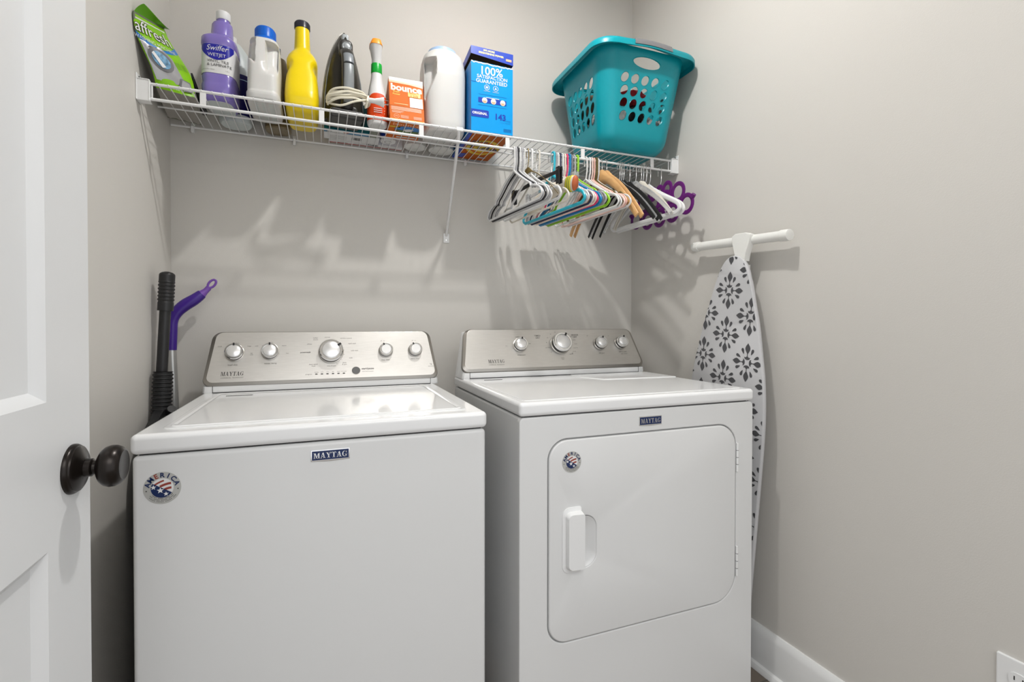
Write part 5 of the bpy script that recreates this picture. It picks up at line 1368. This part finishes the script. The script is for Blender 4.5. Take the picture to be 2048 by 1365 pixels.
# ------------------------------------------------------------------ laundry basket
def basket():
    B0 = Vector((1.535, -.22, TOP))
    t = thing('laundry_basket', 'large turquoise plastic laundry basket with round holes at the right end of the shelf', 'laundry basket', B0)
    Hb = .330
    def sec(f):
        q = f
        hx = .140 + (.1865 - .140) * q; hy = .128 + (.179 - .128) * q; cx = -.0015 * q; cy = .002 - .016 * q; r = .050 + .022 * q
        b = .050
        z = f * Hb
        if z < b: k = 1 - sqrt(max(0, 1 - (1 - z / b) ** 2)); hx -= b * .75 * k; hy -= b * .75 * k; r = max(.03, r - b * .3 * k)
        return cx, cy, hx, hy, r, z
    # perimeter stations: side index + fraction; sides: 0 front(-y) 1 right 2 back 3 left
    NS, NC = 15, 8
    st = []
    for sd in range(4):
        for k in range(NS): st.append((sd, 's', k / NS))
        for k in range(NC): st.append((sd, 'c', k / NC))
    OFF = [0.0]
    def P(s_, f, off=0.0):
        cx, cy, hx, hy, r, z = sec(f); off += OFF[0]; z -= OFF[0] * (1 if f < .03 else 0)
        L = len(st); s_ = s_ % L
        sd = int(s_ // (NS + NC)); q = s_ - sd * (NS + NC)
        hx += off; hy += off
        C = [(-hx + r, -hy), (hx, -hy + r), (hx - r, hy), (-hx, hy - r)]
        if q <= NS:
            g = q / NS
            p = [(-hx + r + g * 2 * (hx - r), -hy), (hx, -hy + r + g * 2 * (hy - r)), (hx - r - g * 2 * (hx - r), hy), (-hx, hy - r - g * 2 * (hy - r))][sd]
        else:
            g = (q - NS) / NC; a0 = (-pi / 2, 0, pi / 2, pi)[sd]; a = a0 + g * pi / 2
            cc = [(hx - r, -hy + r), (hx - r, hy - r), (-hx + r, hy - r), (-hx + r, -hy + r)][sd]
            p = (cc[0] + r * cos(a), cc[1] + r * sin(a))
        return Vector((cx + p[0], cy + p[1], z))
    L = len(st)
    rows = [0, .004, .015, .03, .05, .08, .11, .15, .20, .26, .385, .51, .635, .76, .80, .935, .965, 1.0]
    m = MB(); V = []; F = []
    def vid(p): V.append(p); return len(V) - 1
    def ring(s0, s1, f0, f1, er, et, sh=0.0, n=24, edge=True):
        """rect cell with an elliptical opening"""
        sc_, fc = (s0 + s1) / 2, (f0 + f1) / 2; hs, hf = (s1 - s0) / 2, (f1 - f0) / 2
        a_ = []; b_ = []
        for k in range(n):
            a = 2 * pi * k / n + pi / n * 0; c, q = cos(a), sin(a); mx = max(abs(c), abs(q))
            b_.append(vid(P(sc_ + hs * c / mx, fc + hf * q / mx)))
            a_.append((sc_ + hs * er * c + sh * hs * q, fc + hf * et * q))
        inn = [vid(P(*x)) for x in a_]
        for k in range(n): F.append((b_[k], b_[(k + 1) % n], inn[(k + 1) % n], inn[k]))
        if OFF[0]:
            o0 = [vid(P(x[0], x[1], -OFF[0])) for x in a_]
            for k in range(n): F.append((inn[k], inn[(k + 1) % n], o0[(k + 1) % n], o0[k]))
        elif edge:
            o1 = [vid(P(x[0], x[1], .0010)) for x in a_]
            o2 = [vid(P(sc_ + (x[0] - sc_) * 1.07, fc + (x[1] - fc) * 1.05, .0004)) for x in a_]
            for k in range(n): F.append((inn[k], inn[(k + 1) % n], o1[(k + 1) % n], o1[k])); F.append((o1[k], o1[(k + 1) % n], o2[(k + 1) % n], o2[k]))
    for layer in (0.0, -.0022):
      OFF[0] = layer
      for sd in range(4):
          base = sd * (NS + NC)
          for i in range(len(rows) - 1):
              f0, f1 = rows[i], rows[i + 1]
              hole = .26 <= f0 < .76 or False
              for c_ in range(NS + NC):
                  s0, s1 = base + c_, base + c_ + 1
                  if hole and c_ < NS: continue
                  if f0 == .80 and sd in (0, 2) and 3 <= c_ < 12: continue
                  F.append(tuple(vid(p) for p in (P(s0, f0), P(s1, f0), P(s1, f1), P(s0, f1))))
              if hole:
                  for h in range(5): ring(base + h * 3, base + h * 3 + 3, f0, f1, .70, .82, .26)
              if f0 == .80 and sd in (0, 2): ring(base + 3, base + 12, f0, f1, .86, .84, 0, 40)
      # floor
      base_ring = [vid(P(k, 0)) for k in range(L)]; F.append(tuple(reversed(base_ring)))
    OFF[0] = 0.0
    m.faces(V, F, 'teal', double=True)
    o = m.build('basket_wall', t, smooth=40)
    # rolled rim
    m = MB(); V = []; F = []
    prof = [(-.001, -.002), (.004, .004), (.016, .006), (.027, .003), (.031, -.006), (.031, -.020), (.0285, -.020), (.0285, -.007), (.026, -.001), (.015, .002), (.002, .0005)]
    n2 = L
    for k in range(n2):
        sd = k // (NS + NC); q = k - sd * (NS + NC)
        wv = .010 * math.exp(-((q - NS / 2) / 5.0) ** 2) if sd in (0, 2) else 0.0
        sag = -.012 * math.exp(-((min(abs(q - NS), abs(q)) ) / 5.0) ** 2) * 0
        for (o_, dz) in prof:
            p = P(k, 1.0, o_); lim = 1.7495 - B0.x
            if p.x > lim: p.x = lim
            if p.y > .217: p.y = .217
            V.append(Vector((p.x, p.y, p.z + dz + wv + sag)))
    NP = len(prof)
    for k in range(n2):
        for j in range(NP): F.append((k * NP + j, ((k + 1) % n2) * NP + j, ((k + 1) % n2) * NP + (j + 1) % NP, k * NP + (j + 1) % NP))
    m.faces(V, F, 'teal'); m.build('rim', t, smooth=50)
    for sd in (0, 2):
        m = MB(); V = []; F = []; pr = [(.001, .0055), (.015, .0085), (.0285, .0055), (.0330, -.004), (.0330, -.014), (.030, -.014)]
        ks = [3.5 + j * .5 for j in range(17)]
        for k in ks:
            wv = .010 * math.exp(-((k - NS / 2) / 5.0) ** 2)
            for o_, dz in pr:
                p = P(sd * (NS + NC) + k, 1.0, o_); V.append(Vector((p.x, min(p.y, .217), p.z + dz + wv)))
        for a in range(len(ks) - 1):
            for j in range(len(pr) - 1): F.append((a * 6 + j, (a + 1) * 6 + j, (a + 1) * 6 + j + 1, a * 6 + j + 1))
        m.faces(V, F, 'grip_grey', double=True); m.build('handle_grip', t, smooth=50)
    return B0
mat('c_yellow', (0.62, 0.48, 0.02), 0.8, bump=.4, bscale=90); mat('c_red', (0.35, 0.01, 0.02), 0.8, bump=.4, bscale=90); mat('c_cream', (0.60, 0.54, 0.42), 0.85, bump=.4, bscale=90)
mat('c_navy', (0.012, 0.018, 0.05), 0.85, bump=.4, bscale=90); mat('c_white', (0.75, 0.75, 0.73), 0.85, bump=.4, bscale=90); mat('c_black', (0.012, 0.012, 0.012), 0.85, bump=.4, bscale=90)
mat('c_grey', (0.35, 0.35, 0.35), 0.85, bump=.4, bscale=90); mat('c_brown', (0.10, 0.07, 0.04), 0.85, bump=.4, bscale=90)
B0 = basket()
def garment(label, p, s, mt, seed):
    t = bmesh.new(); bmesh.ops.create_icosphere(t, subdivisions=4, radius=1.0)
    off = Vector((seed * 3.1, seed * 1.7, 0)); s = [q * .98 for q in s]; p = (p[0], p[1] * .93, p[2] + .026)
    for v in t.verts:
        d = noise.noise(v.co * 1.6 + off) * .30 + noise.noise(v.co * 4.2 + off) * .16 + abs(noise.noise(v.co * 8 + off)) * .07
        v.co = Vector((v.co.x * s[0], v.co.y * s[1], v.co.z * s[2])) * (1 + d)
    m = MB(); m.add(t, mt)
    o = m.build('crumpled_garment', None, (B0.x + p[0], B0.y + p[1], B0.z + p[2]), smooth=180)
    tag(o, label, 'garment', 'clothes in the turquoise basket')
for g in (('white garment at the bottom left front holes of the turquoise basket', (-.066, -.085, .088), (.052, .040, .044), 'c_white', 1),
          ('grey garment at the bottom right front holes of the turquoise basket', (.074, -.080, .078), (.044, .044, .040), 'c_grey', 2),
          ('black garment low in the rear right of the turquoise basket', (.062, .045, .062), (.054, .056, .040), 'c_black', 3),
          ('navy garment low in the rear left of the turquoise basket', (-.064, .045, .070), (.056, .062, .046), 'c_navy', 4),
          ('cream garment behind the left front holes of the turquoise basket', (-.104, -.112, .150), (.030, .032, .030), 'c_cream', 5),
          ('black garment low at the front middle of the turquoise basket', (.010, -.098, .118), (.034, .034, .030), 'c_black', 6),
          ('deep red garment at the front middle of the turquoise basket', (.010, -.090, .178), (.064, .042, .026), 'c_red', 7),
          ('yellow garment high at the front left of the turquoise basket', (-.105, -.085, .208), (.040, .044, .036), 'c_yellow', 8),
          ('brown garment at the left side holes of the turquoise basket', (-.098, .045, .172), (.044, .064, .042), 'c_brown', 9),
          ('white garment in the rear of the turquoise basket', (.040, .060, .150), (.066, .056, .040), 'c_white', 10),
          ('white garment at the left side holes of the turquoise basket', (-.088, -.020, .118), (.038, .052, .034), 'c_white', 11)):
    garment(*g)

# ------------------------------------------------------------------ ironing board against the right wall
mat('board_cloth', (0.52, 0.52, 0.53), 0.85, bump=.25, bscale=500); mat('board_print', (0.075, 0.075, 0.08), 0.85, bump=.25, bscale=500); mat('leg_white', (0.78, 0.78, 0.75), 0.35)
def ironing_board():
    t = thing('ironing_board', 'ironing board with grey damask print cover standing between the dryer and the right wall', 'ironing board', (1.700, -.53, 0))
    O = Vector((1.700, -.53, 0)); tl = .093
    N0 = Vector((1.688, -.655, 1.312)) - O
    Mb = frame(N0, (0, -1, -tl), (0, -tl, 1))      # x right (towards the room), y up, z = -x (into the room)
    hwf = [(0, .0), (.004, .018), (.012, .032), (.025, .045), (.045, .057), (.07, .066), (.11, .079), (.16, .094), (.21, .110), (.26, .122), (.31, .133), (.36, .144), (.415, .153), (.48, .160), (.56, .164), (.70, .165), (1.16, .165), (1.24, .158), (1.275, .140), (1.285, .120)]
    cp = catmull([(w, -d, 0) for d, w in hwf], 3)
    R = [(p.x, p.y) for p in cp]; Lf = [(-x, y) for x, y in reversed(R) if x > 1e-5]
    out = R + Lf
    m = MB(); n = len(out)
    def ins(k, z): return [(x * (1 - k / .165) if True else x, y * 1.0 - (k if y > -.2 else -k * .5) * (1 if abs(y) < .08 else 0), z) for x, y in out]
    t2 = bmesh.new(); rings = [[t2.verts.new(p) for p in ins(k, z)] for k, z in ((.008, -.016), (.003, -.013), (.0, -.006), (.0008, -.001), (.004, .0016))]
    for A, B in zip(rings, rings[1:]):
        for k in range(n): t2.faces.new((A[k], A[(k + 1) % n], B[(k + 1) % n], B[k]))
    t2.faces.new(rings[0][::-1]); t2.faces.new(rings[-1]); bmesh.ops.recalc_face_normals(t2, faces=t2.faces[:]); bmesh.ops.triangulate(t2, faces=[f for f in t2.faces if len(f.verts) > 4])
    m.add(t2, 'board_cloth', Mb)
    clip = [(p[0], p[1]) for p in ins(.0035, 0)]
    area = sum(clip[i][0] * clip[(i + 1) % n][1] - clip[(i + 1) % n][0] * clip[i][1] for i in range(n))
    if area < 0: clip = clip[::-1]
    def clipped(poly):
        res = poly
        for i in range(len(clip)):
            a, b = clip[i], clip[(i + 1) % len(clip)]
            if (Vector(a) - Vector(b)).length < 1e-6: continue
            def inside(p): return (b[0] - a[0]) * (p[1] - a[1]) - (b[1] - a[1]) * (p[0] - a[0]) >= 0
            new = []
            for j in range(len(res)):
                p, q = res[j - 1], res[j]; ip, iq = inside(p), inside(q)
                if ip != iq:
                    d = (q[0] - p[0], q[1] - p[1]); e = (b[0] - a[0], b[1] - a[1]); den = e[0] * d[1] - e[1] * d[0]
                    if abs(den) > 1e-14:
                        tt = (e[0] * (a[1] - p[1]) - e[1] * (a[0] - p[0])) / den; new.append((p[0] + d[0] * tt, p[1] + d[1] * tt))
                if iq: new.append(q)
            res = new
            if len(res) < 3: return None
        return res
    def put(poly, z=.0024):
        r = clipped(poly)
        if not r: return
        c = []
        for p in r:
            if not c or (Vector(p) - Vector(c[-1])).length > 1e-5: c.append(p)
        if len(c) >= 3:
            try: m.poly([(x, y, z) for x, y in c], 'board_print', Mb)
            except Exception: pass
    def shape(pts, cx, cy, ang, S):
        c, s_ = cos(ang), sin(ang); put([(cx + S * (x * c - y * s_), cy + S * (x * s_ + y * c)) for x, y in pts])
    petal = [(0, .46), (.05, .50), (.10, .58), (.155, .68), (.16, .76), (.12, .86), (.05, .95), (0, 1.02), (-.05, .95), (-.12, .86), (-.16, .76), (-.155, .68), (-.10, .58), (-.05, .50)]
    stem = [(-.022, .34), (.022, .34), (.022, .50), (-.022, .50)]
    drop = [(0, 0), (.045, .06), (.085, .15), (.10, .22), (.085, .28), (.04, .315), (-.01, .31), (-.05, .27), (-.055, .20), (-.03, .10)]
    bud1 = [(-.19, .30), (-.17, .21), (-.10, .16), (0, .14), (.10, .16), (.17, .21), (.19, .30), (.12, .255), (.06, .30), (0, .35), (-.06, .30), (-.12, .255)]
    hb = [(-.19, .30), (-.17, .21), (-.10, .16), (0, .14), (0, .35), (-.06, .30), (-.12, .255)]; hb2 = [(-x, y) for x, y in hb][::-1]
    for col in range(-2, 3):
        for row in range(-1, 9):
            cx = -.010 + .094 * col; cy = -(.113 + .144 * row + (.078 if col % 2 else 0)); S = .060
            if abs(cx) > .25 or cy < -1.35: continue
            for q in range(4):
                a = q * pi / 2; sq = S * (1.0 if q % 2 == 0 else .93)
                for sh in (petal, stem, hb, hb2): shape(sh, cx, cy, a, sq)
                for sg in (-1, 1):
                    dx, dy = sg * .22, .42
                    aa = a; ox = S * (dx * cos(aa) - dy * sin(aa)); oy = S * (dx * sin(aa) + dy * cos(aa))
                    pts = drop if sg > 0 else [(-x, y) for x, y in drop][::-1]
                    shape(pts, cx + ox, cy + oy, a - sg * .35, S * 1.05)
    m.build('cover', t, smooth=50)
    # T-shaped foot sticking out above the nose
    m = MB(); a = Vector((1.713, -.455, 1.3690)) - O; b = Vector((1.713, -.822, 1.3500)) - O; c = (a + b) / 2 + Vector((0, -.03, 0))
    m.tube([a, b], .0150, 'leg_white', seg=24); 
    for p, q in ((a, b), (b, a)):
        d = (q - p).normalized(); m.tube([p - d * .012, p - d * .011, p, p + d * .016], [.0135, .0165, .0172, .0172], 'leg_white', seg=24)
    d = (b - a).normalized(); e = a + (b - a) * .665
    m.tube([e, e + d * .0012], .0153, 'gap', seg=24)
    m.build('foot_bar', t)
    m = MB(); F2 = frame(Vector((1.706, -.672, 1.366)) - O, (0, -1, -.05), (0, -.05, 1))
    m.prism([(-.034, .006), (-.030, -.020), (-.020, -.050), (-.018, -.075), (.022, -.075), (.026, -.050), (.036, -.020), (.040, .006), (.02, .014), (-.02, .014)], .022, 'leg_white', F2, bev=.004, z0=-.006); m.build('foot_socket', t)
    for dy in (-.022, .022):
        m = MB(); m.tube([Mb @ Vector((dy, -.03, -.034)), Mb @ Vector((dy * 2.2, -.8, -.034))], .0085, 'leg_white', seg=14); m.build('leg', t)
ironing_board()

# ------------------------------------------------------------------ cleaning tools left of the washer
mat('tool_black', (0.016, 0.016, 0.017), 0.4); mat('mop_purple', (0.045, 0.012, 0.22), 0.3); mat('mop_violet', (0.17, 0.07, 0.36), 0.35); mat('alu', (0.55, 0.55, 0.54), 0.35, metal=.8)
def mop():
    t = thing('floor_mop', 'mop with a curved purple handle and silver pole standing in the back left corner', 'mop', (.032, -.085, 0))
    m = MB(); m.tube([(.018, .0, .05), (-.0125, .004, 1.015)], .0128, 'alu', seg=20); m.build('pole', t)
    m = MB(); P = catmull([(-.0125, .004, 1.010), (-.0105, .004, 1.06), (-.0085, .005, 1.098), (.002, .006, 1.126), (.022, .008, 1.148), (.048, .010, 1.167), (.068, .012, 1.185)], 6); n = len(P)
    m.tube([tuple(p) for p in P], [.0138 + .0045 * max(0, sin(pi * (k / n - .35) / .65)) for k in range(n)], 'mop_purple', seg=20, up=(0, 1, 0)); m.build('handle', t)
    m = MB(); Q = catmull([(.066, .012, 1.183), (.078, .013, 1.195), (.086, .014, 1.205)], 5); m.tube([tuple(p) for p in Q], [.0145, .013, .0115, .0105, .0095, .009, .0088, .0088, .0088, .009, .009], 'mop_violet', seg=18, up=(0, 1, 0))
    c = Vector((.0945, .0145, 1.2175)); d = Vector((.62, 0, .78)); u_ = Vector((0, 1, 0)); w = d.cross(u_)
    m.tube([tuple(c + d * .015 * cos(a) + w * .0085 * sin(a)) for a in [k * pi / 10 for k in range(20)]], .0036, 'mop_violet', seg=10, closed=True); m.build('hanging_loop', t)
    m = MB(); m.box((.002, -.045, .0015), (.075, .05, .03), 'mop_purple', bev=.01); m.tube([(.018, 0, .028), (.017, 0, .07)], .0155, 'mop_purple', seg=16); m.build('mop_head', t)
mop()
def dustpan():
    t = thing('upright_dustpan', 'black long-handled upright dustpan leaning in the back left corner', 'dustpan', (.045, -.26, 0))
    O = Vector((.045, -.26, 0))
    def w(*p): return tuple(Vector(p) - O)
    m = MB(); m.tube([w(.0255, -.205, .945), w(.0345, -.200, 1.135)], .0140, 'tool_black', seg=18); m.build('pole', t)
    m = MB(); a = Vector(w(.0343, -.200, 1.128)); b = Vector(w(.0395, -.198, 1.240)); n = 44; pts = [a + (b - a) * (k / n) for k in range(n + 1)]
    m.tube([tuple(p) for p in pts], [(.0195 + (.0010 * (1 if k % 4 < 2 else -1) if 9 < k < 33 else 0)) if k < 40 else .0195 * sqrt(max(.05, 1 - ((k - 40) / 4.2) ** 2)) for k in range(n + 1)], 'tool_black', seg=22); m.build('hand_grip', t)
    m = MB(); a = Vector(w(.0290, -.222, .838)); b = Vector(w(.0310, -.212, .955)); n = 44; pts = [a + (b - a) * (k / n) for k in range(n + 1)]
    m.tube([tuple(p) for p in pts], [.0235 + .0016 * (1 if k % 4 < 2 else -1) for k in range(n + 1)], 'tool_black', seg=22)
    m.tube([w(.050, -.232, .838), w(.060, -.245, .852)], .012, 'tool_black', seg=12)
    m.build('lower_grip', t)
    m = MB(); P = Matrix(((0, 0, 1, 0), (1, 0, 0, 0), (0, 1, 0, 0), (0, 0, 0, 1)))  # x->y, y->z, z->x
    out = [(-.180, .845), (-.240, .852), (-.300, .832), (-.350, .800), (-.385, .762), (-.405, .700), (-.41, .56), (-.15, .56), (-.15, .80)]
    out = [(p.x, p.y) for p in catmull([(x, y, 0) for x, y in out[:7]], 4)] + out[7:]
    m.prism([(y - O.y, z) for y, z in out], .022, 'tool_black', P, bev=.004, z0=.020 - O.x); m.build('pan_hood', t)
    m = MB(); m.box(w(.034, -.42, .0015), w(.074, -.16, .572), 'tool_black', bev=.008); m.build('pan', t)
dustpan()
